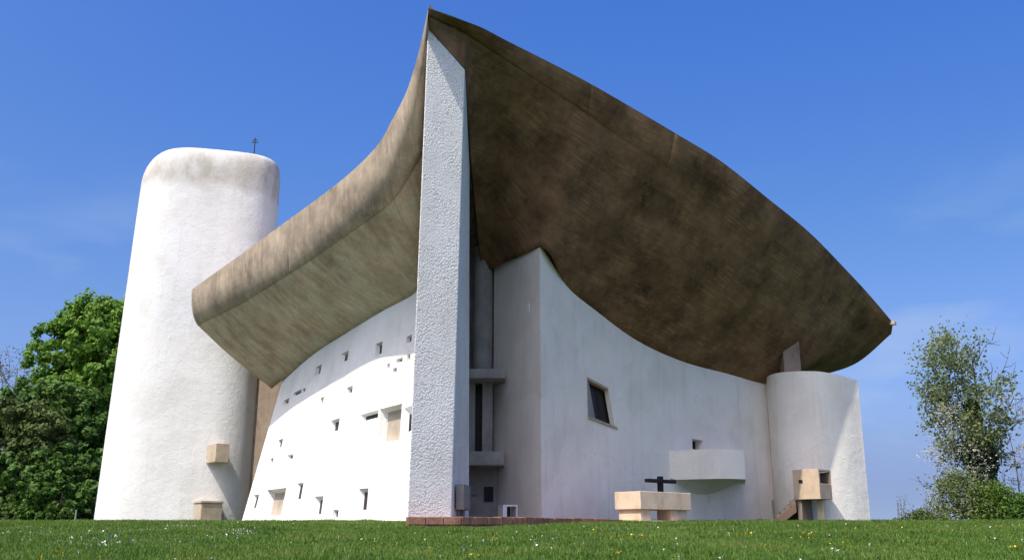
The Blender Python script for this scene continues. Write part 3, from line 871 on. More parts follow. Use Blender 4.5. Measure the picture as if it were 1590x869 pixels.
# ---- tower
def build_tower():
    C0 = np.array([-15.35, 45.5]); C1 = np.array([-14.95, 45.5])
    z0 = hz(-15, 44) - .4; zt = EYE + 17.75; zs = EYE + 16.1
    n = 96
    tca, tsa = math.cos(0.30), math.sin(0.30)
    def sup(a):
        ca, sa = math.cos(a), math.sin(a); e = 2 / 3.5
        return math.copysign(abs(ca) ** e, ca), math.copysign(abs(sa) ** e, sa)
    zz = list(np.linspace(z0, zs, 26)) + list(zs + (zt - zs) * np.sin(np.linspace(0, 1, 22)[1:] * math.pi/2))
    V, F = [], []
    for z in zz:
        f = (z - z0) / (zt - z0)
        r = 3.42 - 0.20 * f
        c = C0 + (C1 - C0) * f
        g = max(0.0, (z - zs) / (zt - zs))
        for k in range(n):
            a = 2*math.pi*k/n
            x, y = sup(a)
            side = 0.5 - 0.5 * math.cos(a)                     # 0 right, 1 left
            pw_ = 5.0 - 3.0 * side
            e = 1 - (max(0.0, 1 - g ** pw_)) ** (1 / pw_)
            shr = (0.50 + 0.75 * side) * e
            yy = y * (r - shr) + (2.2 if y > 0 else 0) * (abs(y) ** 0.5)
            px_, py_ = x * (r - shr), yy
            V.append((c[0] + px_ * tca - py_ * tsa, c[1] + px_ * tsa + py_ * tca, z))
    m = len(zz)
    for i in range(m-1):
        for k in range(n):
            F.append((i*n+k, i*n+(k+1) % n, (i+1)*n+(k+1) % n, (i+1)*n+k))
    F.append(tuple((m-1)*n + k for k in range(n)))
    t = mesh_obj('tower', V, F, M_TOWER, chapel, True, label='tall white rounded tower with a weathered top')
    # projecting concrete box
    def onsurf(u, v):
        for Y in np.linspace(40, 46, 1201):
            p = at(u, v, Y); f = (p[2] - z0) / (zt - z0); c = C0 + (C1 - C0) * f; r = 3.42 - .20 * f
            dx, dy = p[0]-c[0], p[1]-c[1]
            lx, ly = dx*tca + dy*tsa, -dx*tsa + dy*tca
            if abs(lx/r)**3.5 + abs(ly/r)**3.5 <= 1: return p, np.array([.60, -.80])
    p, nr = onsurf(338, 703)
    tg = np.array([-nr[1], nr[0]])
    zc0, zc1 = at(335, 718, p[1]-.5)[2], at(335, 689, p[1]-.5)[2]
    c = p[:2] + nr * .30 + np.array([-.1, -.1])
    bx = MB().box(c, tg, nr, .30, .62, zc0, zc1).obj('projecting_box', M_BOX, t, bevel=0.02, label='small tan concrete box jutting from the tower')
    # lightning rod
    top = at(395, 232, 44.5)
    mb = MB()
    mb.tube([(top[0], top[1], zt - .8), (top[0], top[1], at(395, 214, 44.5)[2])], [.035, .025], 6)
    zc = at(395, 221, 44.5)[2]
    mb.tube([(top[0]-.16, top[1], zc), (top[0]+.16, top[1], zc)], [.03, .03], 5)
    mb.tube([(top[0]-.10, top[1], zc+.12), (top[0]+.10, top[1], zc+.12)], [.03, .03], 5)
    mb.obj('lightning_rod', M_DARK, t)
    return onsurf
onsurf = build_tower()

# dim entrance wall in the gap between tower and south wall, and hidden west / north walls closing the building
MB().hexa([(-12.6, 44.2, hz(-12, 44)-.3), (-8.6, 43.2, hz(-9, 43)-.3), (-8.6, 43.7, hz(-9, 43)-.3), (-12.6, 44.7, hz(-12, 44)-.3)],
          [(-12.6, 44.2, EYE+8), (-8.6, 43.2, EYE+8), (-8.6, 43.7, EYE+8), (-12.6, 44.7, EYE+8)]).obj('wall', M_BROWN, chapel, label='brown wall of the entrance gap beside the tower')
for (x0, y0, x1, y1) in ((-11.9, 48.2, 1.5, 54.5), (1.9, 54.4, 11.2, 41.2)):
    d = np.array([x1-x0, y1-y0]); L = np.hypot(*d); d /= L; nn = np.array([-d[1], d[0]])
    MB().box(((x0+x1)/2, (y0+y1)/2), d, nn, L/2, .35, hz(x0, y0) - 1, EYE + 7.2).obj('wall', M_WALL, chapel)

# ------------------------------------------------------------------ objects round the chapel
# concrete block against the tower foot
p, nr = onsurf(318, 800); tg = np.array([-nr[1], nr[0]])
c = p[:2] + nr * .35
zg = hz(*c)
t = thing('concrete_basin', 'tan concrete block standing on the grass against the tower foot', 'basin', (c[0], c[1], zg))
MB().box(c, tg, nr, .46, .42, zg - .2, at(318, 781, c[1])[2]).obj('block', M_BOX, t, bevel=0.02)
MB().box(c, tg, nr, .50, .46, at(318, 781, c[1])[2] + .004, at(318, 778, c[1])[2] + .02).obj('cap', M_BOX, t, bevel=0.015)

# terrace edge of brown stones under the pier and recess
def build_terrace():
    pts = [(-2.42, 23.1), (-1.2, 23.55), (0.3, 25.2), (1.9, 27.2), (3.0, 28.1)]
    back = [(-2.3, 27.0), (-1.4, 31.0), (0.0, 30.8), (2.4, 31.2), (3.6, 30.4)]
    zt = [EYE + .40, EYE + .405, EYE + .42, EYE + .43, EYE + .42]
    V = [(*p, z) for p, z in zip(pts, zt)] + [(*p, z + .01) for p, z in zip(back, zt)] + [(*p, z - .7) for p, z in zip(pts, zt)]
    F = []
    for i in range(4):
        F.append((i, i+1, 6+i, 5+i)); F.append((10+i, 11+i, i+1, i))
    o = mesh_obj('terrace', V, F, M_BRICK); o['kind'] = 'structure'
    k = 0
    me = None
    for i in range(4):
        a, b = np.array(pts[i]), np.array(pts[i+1]); L = np.hypot(*(b-a)); m = max(1, int(L/.42))
        d = (b-a)/L; nn = np.array([-d[1], d[0]])
        for j in range(m):
            c = a + d * (j+.5)*L/m + nn * .10
            z = zt[i] + (zt[i+1]-zt[i])*(j+.5)/m
            w = L/m/2 - .012
            s = MB().box(c, d, nn, w, .13 + random.uniform(-.01, .01), z - .17, z + .015 + random.uniform(-.008, .01)).obj('kerb_stone', M_BRICK, o, bevel=0.012)
build_terrace()

# utility box on the pier side
c = np.array([-1.24, 25.2]); d = np.array([0.105, 0.9945]); nn = np.array([0.9945, -0.105])
zt, zl = at(710, 752, 25)[2], at(710, 791, 25)[2]
t = thing('utility_box', 'grey-brown metal cabinet fixed low on the shaded side of the pier', 'cabinet', (c[0], c[1], hz(*c)))
MB().box(c, d, nn, .55, .10, zl, zt).obj('cabinet', M_METAL, t, bevel=0.015)
MB().box(c + nn*.104, d, nn, .48, .008, zl + .05, zt - .05).obj('door', M_METAL, t, bevel=0.004)
MB().box(c - nn*.02, d, nn, .12, .05, EYE + .35, zl + .01).obj('foot', M_METAL, t)

# white niche box by the recess
c = np.array([-0.12, 28.0]); zg = EYE + .40
ax, ay = np.array([.94, .34]), np.array([-.34, .94])
t = thing('vent_box', 'small white concrete box with a dark opening beside the recess', 'vent box', (c[0], c[1], zg))
h = .37; w = .22
mb = MB(); thk = .04
mb.box(c - ax*(w-.06), ax, ay, .06, w, zg, zg+h); mb.box(c + ax*(w-.02), ax, ay, .02, w, zg, zg+h)
mb.box(c, ax, ay, w - .0, w, zg + h + .003, zg + h + .05)
mb.obj('casing', M_WALL, t, bevel=0.008)
MB().box(c + ay*.08, ax, ay, w - .12, .02, zg, zg+h).obj('dark_sheet', M_GLASS, t)  # dark sheet stands in for the shade inside the opening

# altar
def build_altar():
    A = np.array([3.66, 28.2])
    dl = np.array([0.75, 0.66]); dw = np.array([-0.66, 0.75])
    L, W = 2.28, 1.0
    zt, zm = EYE + 1.215, EYE + .715
    zg = hz(A[0]+.5, A[1]+1.5)
    t = thing('altar', 'pale stone altar table on two block legs on the grass', 'altar', (A[0]+.5, A[1]+1.5, zg))
    q = [A, A + dl*L, A + dl*L + dw*W, A + dw*W]
    MB().hexa([(*p, zm) for p in q], [(*p, zt) for p in q]).obj('slab', M_ALTAR, t, bevel=0.012)
    def leg(s0, s1):
        q = [A + dl*s0 + dw*.08, A + dl*s1 + dw*.08, A + dl*s1 + dw*(W-.08 - (.3 if s0 > 1 else 0)), A + dl*s0 + dw*(W-.08 - (.3 if s0 > 1 else 0))]
        MB().hexa([(*p, zg - .2) for p in q], [(*p, zm - .003) for p in q]).obj('leg', M_ALTAR, t, bevel=0.01)
    leg(.08, .52); leg(1.42, 2.16)
    q = [A + dl*-.1 + dw*-.08, A + dl*1.75 + dw*-.08, A + dl*1.75 + dw*(W+.1), A + dl*-.1 + dw*(W+.1)]
    MB().hexa([(*p, zg - .25) for p in q], [(*p, zg + .03) for p in q]).obj('base', M_ALTAR, t, bevel=0.01)
build_altar()

# cross
c = at(1026, 770, 31.6)[:2]; zg = hz(c[0], c[1])
t = thing('cross', 'dark wooden cross standing upright behind the altar', 'cross', (c[0], c[1], zg))
dl = np.array([.74, .67]); dn = np.array([-.67, .74])
MB().box(c, dl, dn, .075, .07, zg - .2, at(1026, 739, 31.6)[2]).obj('post', M_DARK, t, bevel=0.008)
zc = at(1026, 746.5, 31.6)[2]
MB().box(c - dn*.02, dl, dn, .68, .095, zc - .055, zc + .055).obj('crossbar', M_DARK, t, bevel=0.008)

# pulpit with its stair
def build_pulpit():
    K = at(1274, 773, 34.0)[:2]                       # near corner
    dl = np.array([-0.70, 0.71]); dr = np.array([0.66, 0.75])
    wl_ = 1.0; wr = 1.0
    z0, z1 = at(1274, 774, 34.0)[2], at(1274, 727, 34.0)[2]
    zg = hz(*K)
    t = thing('pulpit', 'raised concrete pulpit box with a short stair beside the curved wall', 'pulpit', (K[0], K[1] + .7, zg))
    th = .10
    mb = MB()
    # left wall (lit), right wall lower with open upper part, back walls, floor, roof lip
    def slab(P, d1, l1, d2, l2, za, zb):
        q = [P, P + d1*l1, P + d1*l1 + d2*l2, P + d2*l2]
        mb.hexa([(*p, za) for p in q], [(*p, zb) for p in q])
    slab(K, dl, wl_, dr, th, z0, z1)
    mb.obj('side_panel', M_PULP, t, bevel=0.01, label='warm lit pulpit side with a small square hole')
    mb = MB(); slab(K + dr*(th+.003), dr, wr - th, dl, th, z0, z0 + (z1-z0)*.52)
    mb.obj('front_panel', M_PULP, t, bevel=0.01)
    mb = MB(); slab(K + dr*(th+.003), dr, wr - th, dl, th, z1 - .08, z1); slab(K + dr*(wr-.07), dr, .07, dl, th, z0 + (z1-z0)*.52 + .003, z1 - .083)
    mb.obj('frame', M_PULP, t, bevel=0.008)
    mb = MB(); slab(K + dl*(wl_-th) + dr*(th+.003), dr, wr - th, dl, th, z0, z1); slab(K + dr*(wr-th) + dl*(th+.003), dl, wl_-2*th-.006, dr, th, z0, z1 - .085)
    mb.obj('back_panel', M_BROWN, t)  # inner panels in darker brown: the opening's shade put into the colour
    mb = MB(); slab(K + dr*(th+.003) + dl*(th+.003), dr, wr - th - .003, dl, wl_ - th - .003, z1 - .06, z1 - .004)
    mb.obj('roof', M_PULP, t)
    mb = MB(); slab(K + dl*(th+.003) + dr*(th+.003), dl, wl_-2*th, dr, wr-2*th, z0 + .01, z0 + .1)
    mb.obj('floor', M_BROWN, t)
    # small square hole in the left side: dark block in place of its inner shade
    hc = K + dl*.70 - dr*.003; zh = z0 + (z1-z0)*.60
    MB().box(hc, dl, dr, .075, .012, zh - .06, zh + .06).obj('hole', M_DARK, t)
    # leg
    lc = K + dr*.55 + dl*.25
    MB().box(lc, dl, dr, .12, .09, zg - .2, z0 - .003).obj('leg', M_ALTAR, t, bevel=0.01)
    lc = K + dr*.5 + dl*.85
    MB().box(lc, dl, dr, .08, .42, zg - .2, z0 - .003).obj('leg', M_BROWN, t, bevel=0.01)
    # stair going down to the left
    S0 = K + dl*.62 + dr*.02
    run = np.array([-.62, .50]); run /= np.linalg.norm(run); side = np.array([run[1], -run[0]])
    if side[1] < 0: side = -side
    N = 5; rise = (z0 - zg) / N; tr = .17
    S0 = K + dl*1.0
    for k in range(N):
        c = S0 + run * (tr*(k+.5)) + side*.35
        zz = z0 - rise*k - .02
        MB().box(c, run, side, tr/2 + .02, .35, zz - rise*1.15 + .003*k, zz).obj('step', M_PULP, t, bevel=0.006)
    q0 = S0 + side*.70; q1 = S0 + run*(tr*N + .1) + side*.70
    th_ = side * .09
    MB().hexa([(*q0, z0 - .55), (*q1, zg - .2), (*(q1+th_), zg - .2), (*(q0+th_), z0 - .55)],
              [(*q0, z0 + .32), (*q1, zg + .32), (*(q1+th_), zg + .32), (*(q0+th_), z0 + .32)]).obj('stair_wall', M_BROWN, t, bevel=0.01)
    q0 = S0 - run*.05 - side*.03; q1 = S0 + run*(tr*N + .05) - side*.03
    MB().hexa([(*q0, z0 - .42), (*q1, zg - .3), (*(q1+side*.06), zg - .3), (*(q0+side*.06), z0 - .42)],
              [(*q0, z0 - .12), (*q1, zg + .0), (*(q1+side*.06), zg + .0), (*(q0+side*.06), z0 - .12)]).obj('stringer', plain('ochre_stringer', (.46, .29, .19), .8), t)
build_pulpit()

# slim posts
def post(u, v, Y, h, label, mat):
    p = at(u, v, Y); zg = hz(p[0], p[1])
    t = thing('marker_post', label, 'post', (p[0], p[1], zg))
    MB().tube([(p[0], p[1], zg - .2), (p[0], p[1], zg + h)], [.045, .045], 10).obj('shaft', mat, t)
    MB().tube([(p[0], p[1], zg + h + .002), (p[0], p[1], zg + h + .04)], [.055, .03], 10).obj('cap', mat, t)
post(1202, 806, 36.2, .75, 'thin pale post standing in front of the curved wall', M_COL)
post(117, 806, 52.0, .55, 'short grey post on the grass beside the left trees', M_METAL)

# ------------------------------------------------------------------ vegetation
M_LEAF_A = leafmat('bright_leaves', (0.085, 0.185, 0.020), (0.19, 0.33, 0.045), .42)
M_LEAF_B = leafmat('dark_leaves', (0.045, 0.110, 0.016), (0.115, 0.205, 0.036), .35)
M_LEAF_C = leafmat('olive_leaves', (0.050, 0.090, 0.018), (0.125, 0.165, 0.045), .3)
M_LEAF_P = leafmat('pale_leaves', (0.105, 0.150, 0.048), (0.23, 0.265, 0.115), .4)
M_BLOOM = leafmat('blossom', (0.32, 0.31, 0.27), (0.54, 0.51, 0.46), .3)
M_IVY = leafmat('ivy_leaves', (0.012, 0.028, 0.008), (0.035, 0.06, 0.015), .15)
M_SHRUB = leafmat('shrub_leaves', (0.05, 0.10, 0.012), (0.12, 0.20, 0.03), .3)
M_STALK = leafmat('dry_stalks', (0.12, 0.12, 0.06), (0.22, 0.20, 0.11), .2)

def leaf_polys(C, N, size, r):
    """diamond leaves at centres C facing roughly N"""
    n = len(C)
    N = N + r.normal(0, .55, (n, 3)); N /= np.linalg.norm(N, axis=1, keepdims=True)
    a = np.cross(N, r.normal(0, 1, (n, 3))); a /= np.linalg.norm(a, axis=1, keepdims=True)
    b = np.cross(N, a)
    s = size * r.uniform(.6, 1.35, (n, 1)); w = s * .33
    bend = N * s * .12
    return np.stack([C - a*s*.5, C + b*w - bend*.2, C + a*s*.5 - bend, C - b*w - bend*.2], 1).reshape(-1, 3)

def lumps_crown(lumps, per, size, r, fill=.15):
    """lumps: rows x,y,z,radius (local)"""
    out = []
    for (x, y, z, R) in lumps:
        n = int(per * R * R)
        d = r.normal(0, 1, (n, 3)); d /= np.linalg.norm(d, axis=1, keepdims=True)
        # smaller bunches on the lump's skin
        bn = max(6, int(9 * R * R)); bd = r.normal(0, 1, (bn, 3)); bd /= np.linalg.norm(bd, axis=1, keepdims=True)
        bc = bd * R * r.uniform(.72, 1.05, (bn, 1))
        pick = r.integers(0, bn, n)
        loc = bc[pick] + d * r.uniform(.1, 1, (n, 1)) ** .6 * R * .30
        C = loc + np.array([x, y, z])
        Nn = loc / (np.linalg.norm(loc, axis=1, keepdims=True) + 1e-6) + d * .7 + np.array([0, 0, .35])
        out.append(leaf_polys(C, Nn, size, r))
    return np.vstack(out)

def trunk_mesh(h, r0, limbs, r, spread=.5, sub=2, twig=0.02, n=7, first=.25):
    mb = MB()
    bend = r.normal(0, .04*h, (4, 2))
    tp = [(0, 0, -.3), (bend[0][0]*.3, bend[0][1]*.3, h*.3), (bend[1][0]*.6, bend[1][1]*.6, h*.6), (bend[2][0], bend[2][1], h)]
    tp = catmull(tp, np.linspace(0, 3, 10))
    mb.tube(tp, list(np.linspace(r0, r0*.15, 10)), n)
    ends = []
    def limb(p, d, L, rad, depth):
        pts = [p]; q = np.array(p, float); dd = d.copy()
        for _ in range(4):
            dd = dd + r.normal(0, .18, 3) + np.array([0, 0, .07]); dd /= np.linalg.norm(dd)
            q = q + dd * L/4; pts.append(q.copy())
        mb.tube(pts, list(np.linspace(rad, max(rad*.3, twig*.5), 5)), max(3, n - 2 - depth))
        ends.append((pts[-1], L)); ends.append((pts[-2], L))
        if depth < sub:
            for k in range(3):
                i = r.integers(1, 5); nd = dd + r.normal(0, .75, 3); nd /= np.linalg.norm(nd)
                limb(pts[i], nd, L*r.uniform(.45, .7), max(rad*.5, twig), depth+1)
    for k in range(limbs):
        f = first + (1-first) * (k + r.uniform(0, .8)) / limbs
        p = tp[min(int(f*9), 9)]
        a = r.uniform(0, 2*math.pi) if limbs < 4 else 2.4*k + r.uniform(-.4, .4)
        d = np.array([math.cos(a)*spread, math.sin(a)*spread, r.uniform(.35, .9)]); d /= np.linalg.norm(d)
        limb(p, d, h*r.uniform(.28, .42)*(1.15 - .6*f), max(r0*.38*(1-.6*f), twig), 0)
    return mb, ends

def leafy_tree(name, label, cat, u, Y, top_v, half_w, mat, lump_n, per, size, seed, group=None, low=.12, bark=None):
    r = np.random.default_rng(seed)
    p = at(u, 800, Y); zg = hz(p[0], p[1]); top = at(u, top_v, Y)[2] - zg
    t = thing(name, label, cat, (p[0], p[1], zg), group)
    mb, ends = trunk_mesh(top*.72, .028*top, 7, r, .6, 1)
    tr = mesh_obj('trunk', mb.v, mb.f, bark or M_BARK, None, True); tr.parent = t
    L = []
    for k in range(lump_n):
        f = (k + .5) / lump_n
        zz = low + (1 - low) * f
        prof = math.sin(min(1, (zz - low*.5) / .62 * 1.0) * math.pi/2) if zz < .62 else math.sqrt(max(0.02, 1 - ((zz-.62)/.42)**2))
        a = k * 2.39996 + r.uniform(-.3, .3)
        rad = half_w * prof * math.sqrt(r.uniform(.25, 1.0))
        R = half_w * r.uniform(.22, .36)
        L.append((math.cos(a)*max(0, rad - R*.6), math.sin(a)*max(0, rad - R*.6), min(zz*top, top - R*.95), R))
    me = fast_mesh('crown', lumps_crown(L, per, size, r), 4, mat)
    link('crown', me, t)
    return t

G = 'trees behind the tower'
leafy_tree('leafy_tree', 'tall bright green tree rising directly beside the tower', 'tree', 140, 72, 470, 5.6, M_LEAF_A, 90, 620, .30, 3, G)
leafy_tree('leafy_tree', 'dark olive tree left of the tall bright green one', 'tree', 58, 66, 596, 4.4, M_LEAF_B, 46, 600, .27, 5, G)
leafy_tree('leafy_tree', 'low olive-brown tree at the left edge of the photo', 'tree', 8, 60, 622, 3.9, M_LEAF_C, 40, 600, .24, 8, G)
leafy_tree('shrub', 'dark shrub under the trees close to the tower foot', 'shrub', 128, 60, 690, 2.9, M_LEAF_B, 24, 420, .30, 12, G, low=.02)
leafy_tree('shrub', 'dark rounded shrub under the olive trees at left', 'shrub', 52, 57, 700, 2.6, M_LEAF_B, 24, 420, .30, 13, G, low=.02)
leafy_tree('shrub', 'dark shrub with bare patches right beside the short grey post', 'shrub', 92, 56, 742, 2.2, M_LEAF_B, 22, 420, .26, 15, G, low=.02)
leafy_tree('shrub', 'bright green low bush at the lower left edge', 'shrub', 6, 52, 772, 1.2, M_SHRUB, 12, 700, .18, 14, G, low=.02)

def bare_tree(u, Y, top_v, seed, label):
    r = np.random.default_rng(seed)
    p = at(u, 800, Y); zg = hz(p[0], p[1]); top = at(u, top_v, Y)[2] - zg
    t = thing('bare_tree', label, 'tree', (p[0], p[1], zg), G)
    mb, ends = trunk_mesh(top*.8, .017*top, 10, r, .55, 3, .022, 5, .3)
    o = mesh_obj('trunk', mb.v, mb.f, M_TWIG, None, True); o.parent = t
    r2 = r
    C = np.array([e[0] for e in ends]); C = np.repeat(C, 3, 0) + r2.normal(0, .35, (len(C)*3, 3))
    link('crown', fast_mesh('crown', leaf_polys(C, r2.normal(0, 1, C.shape), .16, r2), 4, M_STALK), t)
bare_tree(2, 78, 512, 21, 'bare grey twiggy tree at the far left edge')

def sparse_tree():
    r = np.random.default_rng(31)
    Y = 50
    p = at(1532, 800, Y); zg = hz(p[0], p[1]); top = at(1490, 512, Y)[2] - zg
    t = thing('sparse_tree', 'airy spring tree with thin pale leaves and an ivy-clad trunk', 'tree', (p[0], p[1], zg), 'plants right of the chapel')
    mb, ends = trunk_mesh(top*.90, .16, 16, r, .62, 2, .018, 6, .16)
    o = mesh_obj('trunk', mb.v, mb.f, M_BARK, None, True); o.parent = t
    # envelope in metres around trunk (leans left at the top)
    E = [e[0] for e in ends]
    keep = []
    for q in E:
        f = q[2] / top
        c = -1.25 * f
        w = 2.7 * (1.15 - .85 * f)
        if abs(q[0] - c) < w and q[2] < top: keep.append(q)
    keep = np.array(keep)
    n = 10500
    pick = r.integers(0, len(keep), n)
    # extra bunch centres fill the envelope
    m = 170
    f = r.uniform(.18, 1.0, m)
    ex = np.stack([-1.25*f + r.uniform(-1, 1, m) * 2.7 * (1.12 - .85*f), r.normal(0, 1.1, m), f*top], 1)
    cen = np.vstack([keep, ex]); pick = r.integers(0, len(cen), n)
    C = cen[pick] + r.normal(0, .26, (n, 3))
    link('crown', fast_mesh('crown', leaf_polys(C, r.normal(0, 1, C.shape), .17, r), 4, M_LEAF_P), t)
    # ivy up the trunk
    n = 6500
    z = r.uniform(.4, top*.62, n) ** 1.0
    wid = np.interp(z / top, [0, .2, .4, .62], [.5, .85, .55, .25])
    a = r.uniform(0, 2*math.pi, n); rr = wid * np.sqrt(r.uniform(.1, 1, n)) * (1 + .35*np.sin(z*2.6 + a*2))
    tx = np.interp(z / top, [0, .3, .6, 1], [0.1, .0, -.1, -.3])
    C = np.stack([tx + np.cos(a)*rr, np.sin(a)*rr, z], 1)
    N = np.stack([np.cos(a), np.sin(a), .4 + 0*a], 1)
    link('ivy', fast_mesh('ivy', leaf_polys(C, N, .20, r), 4, M_IVY), t, 'dark ivy climbing the trunk')
sparse_tree()

def bush(name, label, cat, u, Y, top_v, hw, mat, seed, dens=900, size=.14, stems=True):
    r = np.random.default_rng(seed)
    p = at(u, 800, Y); zg = hz(p[0], p[1]); top = at(u, top_v, Y)[2] - zg
    t = thing(name, label, cat, (p[0], p[1], zg), 'plants right of the chapel')
    mb, ends = trunk_mesh(top*.8, .05, 6, r, .9, 2, .012, 5, .05)
    o = mesh_obj('stems', mb.v, mb.f, M_TWIG, None, True); o.parent = t
    m = max(18, int(dens/40)); f = r.uniform(.04, 1, m)
    cen = np.stack([r.uniform(-1, 1, m)*hw*np.sqrt(np.clip(1.05 - f*f, 0, 1)), r.uniform(-1, 1, m)*hw*.8*np.sqrt(np.clip(1.05-f*f, 0, 1)), f*top*.95], 1)
    pick = r.integers(0, m, dens)
    C = cen[pick] + r.normal(0, .20 if hw > 1 else .12, (dens, 3)); C[:, 2] = np.clip(C[:, 2], .02, None)
    link('foliage', fast_mesh('foliage', leaf_polys(C, r.normal(0, 1, C.shape) + np.array([0, -.3, .5]), size, r), 4, mat), t)
    return t
bush('blossom_bush', 'white blossoming bush reaching up the left of the airy tree', 'bush', 1494, 49, 622, 1.55, M_BLOOM, 41, 2600, .10)
bush('blossom_bush', 'white blossoming bush at the right edge of the photo', 'bush', 1586, 51, 600, 1.0, M_BLOOM, 42, 1200, .10)
bush('shrub', 'grey-green shrub at the foot of the white blossoming bush', 'shrub', 1490, 47.5, 735, 1.25, M_LEAF_P, 43, 4200, .13)
bush('shrub', 'fresh green shrub in front of the ivy-clad trunk', 'shrub', 1545, 47, 755, 1.25, M_SHRUB, 44, 5000, .13)
bush('shrub', 'dark low shrub at the lower right edge', 'shrub', 1588, 46, 768, .9, M_LEAF_B, 45, 3500, .13)
bush('shrub', 'low tufted weeds between the curved wall and the shrubs', 'shrub', 1432, 46, 796, 1.0, M_LEAF_C, 46, 1800, .10)
def stalks(u, Y, top_v, n, seed, label):
    r = np.random.default_rng(seed)
    p = at(u, 800, Y); zg = hz(p[0], p[1]); top = at(u, top_v, Y)[2] - zg
    t = thing('weed_stalks', label, 'weeds', (p[0], p[1], zg), 'plants right of the chapel')
    mb = MB()
    for k in range(n):
        x, y = r.normal(0, .14, 2); h = top * r.uniform(.55, 1)
        lean = r.normal(0, .08, 2)*h
        mb.tube([(x, y, -.1), (x + lean[0]*.4, y + lean[1]*.4, h*.5), (x + lean[0], y + lean[1], h)], [.012, .010, .006], 4)
    o = mesh_obj('stalks', mb.v, mb.f, M_STALK, None, False); o.parent = t
    m = 60*n//3
    C = np.stack([r.normal(0, .16, m), r.normal(0, .16, m), r.uniform(.05, top, m)], 1)
    link('foliage', fast_mesh('foliage', leaf_polys(C, r.normal(0, 1, C.shape), .08, r), 4, M_STALK), t)
stalks(1404, 46, 765, 5, 51, 'lonely thin weed stalks nearest the curved wall')
stalks(1446, 46, 757, 7, 52, 'thicker clump of tall weed stalks left of the shrubs')

# ------------------------------------------------------------------ lawn: grass blades and flowers
def build_grass():
    r = np.random.default_rng(5)
    # density follows distance: y from 8 to 27 in view, thinner farther
    P = []
    for (y0, y1, dens) in ((8.0, 13, 1500), (13, 18, 1150), (18, 24, 850), (24, 32, 330), (32, 50, 120)):
        w0, w1 = y1*.56 + 1, y1*.56 + 1
        A = (y1-y0) * 2*w1; n = int(A*dens)
        x = r.uniform(-w1, w1, n); y = r.uniform(y0, y1, n)
        k = np.abs(x) < y*.56 + .8
        P.append(np.stack([x[k], y[k]], 1))
    P = np.vstack(P)
    # keep the built plots free
    x, y = P[:, 0], P[:, 1]
    inside = (y > 23.15 + np.clip(x + 2.4, 0, 9) * .95 - .25) & (x > -2.6) & (x < 3.2) & (y > 23.0)
    inside |= (y > 23.3) & (x > -2.9) & (x < -2.4) & (y < 24)
    P = P[~inside]
    n = len(P); x, y = P[:, 0], P[:, 1]
    z = H(x, y)
    patch = .5 + .5*np.sin(x*.8 + 1.3*np.sin(y*.7)) * np.sin(y*1.1 + .8*np.sin(x*.5))
    h = (.032 + .028*r.random(n)) * (.75 + .5*patch); h[y > 30] *= 1.2
    tuft = np.sin(x*2.9 + 2*np.sin(y*1.7)) * np.sin(y*2.3 + 1.7*np.sin(x*1.3)); h *= 1 + .9*np.clip(tuft - .45, 0, 1)*1.8
    worn = np.sin(x*.55 + y*.35 + 1.2) * np.sin(y*.8 - x*.23); h *= 1 - .45*np.clip(worn - .35, 0, 1)
    wd = .006 + .0004*y
    a = r.uniform(0, 2*math.pi, n); ln = r.uniform(.1, .9, n) * h
    b = np.stack([np.cos(a), np.sin(a)], 1)
    la = r.uniform(0, 2*math.pi, n)
    v0 = np.stack([x - b[:, 0]*wd, y - b[:, 1]*wd, z - .01], 1)
    v1 = np.stack([x + b[:, 0]*wd, y + b[:, 1]*wd, z - .01], 1)
    v2 = np.stack([x + np.cos(la)*ln, y + np.sin(la)*ln, z + h], 1)
    V = np.stack([v0, v1, v2], 1).reshape(-1, 3)
    m = leafmat('grass_blades', (0.050, 0.115, 0.014), (0.105, 0.190, 0.028), .35, .55, extra=(0.19, 0.225, 0.055))
    o = link('grass', fast_mesh('grass', V, 3, m)); o['kind'] = 'stuff'
    print('grass blades', n)
build_grass()

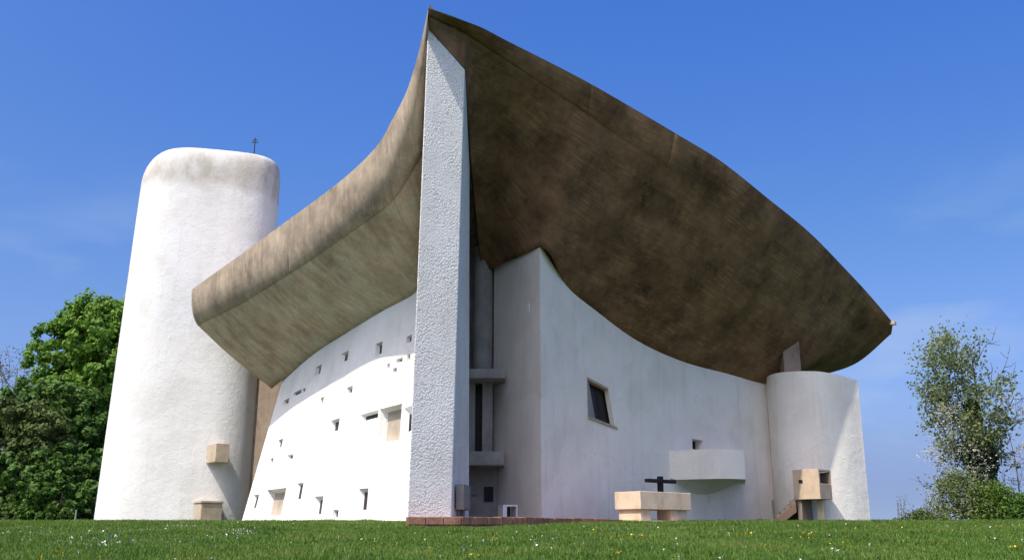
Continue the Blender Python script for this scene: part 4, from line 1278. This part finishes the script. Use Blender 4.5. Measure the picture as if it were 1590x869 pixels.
def flowers(name, mat, centre_mat, clusters, loose, size, seed, hgt):
    r = np.random.default_rng(seed)
    pts = []
    for (u, v, n, s) in clusters:
        # where the sight line meets the lawn
        for Y in np.linspace(9, 30, 800):
            p = at(u, v, Y)
            if p[2] <= hz(p[0], p[1]) + .03: break
        for Y in np.linspace(9, 30, 800):
            p = at(u, v, Y)
            if p[2] <= hz(p[0], p[1]) + .03: break
        c = p
        pts.append(np.stack([c[0] + r.normal(0, s, n), c[1] + r.normal(0, s*2.2, n)], 1))
    y = r.uniform(10, 24, loose); x = r.uniform(-1, 1, loose) * (y*.54)
    k = r.random(loose) < .35 + .65*(np.sin(x*.9 + y*.6) > .1)
    pts.append(np.stack([x[k], y[k]], 1))
    P = np.vstack(pts)
    k = ~((P[:, 0] > -2.7) & (P[:, 0] < 3.2) & (P[:, 1] > 23.0 + np.clip(P[:, 0]+2.4, 0, 9)*.9 - .4))
    P = P[k]
    V, F = [], []
    for (x, y) in P:
        z = hz(x, y) + hgt * r.uniform(.7, 1.2); s = size * r.uniform(.7, 1.25)
        tilt = r.normal(0, .45, 2) + np.array([0, -.35])
        o = len(V)
        for j in range(8):
            a = 2*math.pi*j/8; rr = s * (1 if j % 2 == 0 else .8)
            dx, dy = math.cos(a)*rr, math.sin(a)*rr
            V.append((x+dx, y+dy, z + dx*tilt[0] - dy*tilt[1]*-1 * 1.0))
        V.append((x, y, z + s*.35))
        for j in range(8): F.append((o+j, o+(j+1) % 8, o+8))
        V += [(x-.004, y, z), (x+.004, y, z), (x, y, hz(x, y)-.01)]; F.append((o+9, o+10, o+11))
    o_ = mesh_obj(name, V, F, mat); o_['kind'] = 'stuff'
flowers('daisies', plain('daisy_white', (.62, .62, .56), .7), None,
        [(35, 827, 22, .16), (72, 828, 8, .10), (92, 840, 14, .14), (140, 826, 9, .12), (150, 834, 8, .12), (166, 834, 8, .12), (182, 842, 26, .14), (200, 841, 22, .14),
         (186, 819, 10, .2), (214, 823, 8, .15), (254, 819, 12, .2), (285, 816, 14, .25), (345, 832, 12, .14), (378, 822, 16, .2), (382, 827, 12, .15), (320, 836, 6, .2),
         (692, 829, 4, .05), (858, 833, 6, .08), (835, 844, 5, .06), (896, 846, 8, .08), (910, 845, 6, .06), (805, 828, 4, .06), (728, 852, 4, .08), (960, 822, 10, .2), (1132, 823, 8, .12), (1165, 825, 6, .1), (1300, 856, 4, .06)],
        260, .015, 61, .05)
flowers('dandelions', plain('dandelion_yellow', (.62, .40, .03), .7), None,
        [(105, 860, 6, .08), (744, 863, 8, .09), (767, 838, 8, .08), (932, 824, 10, .12), (962, 833, 10, .18), (945, 836, 8, .15), (960, 856, 7, .12), (1115, 818, 12, .3), (1135, 828, 8, .15), (1200, 846, 10, .14),
         (1255, 836, 10, .15), (1262, 829, 6, .1), (1310, 845, 8, .12), (1340, 818, 12, .3), (1440, 820, 16, .3), (1542, 817, 16, .3), (1435, 838, 6, .1)],
        200, .015, 62, .05)
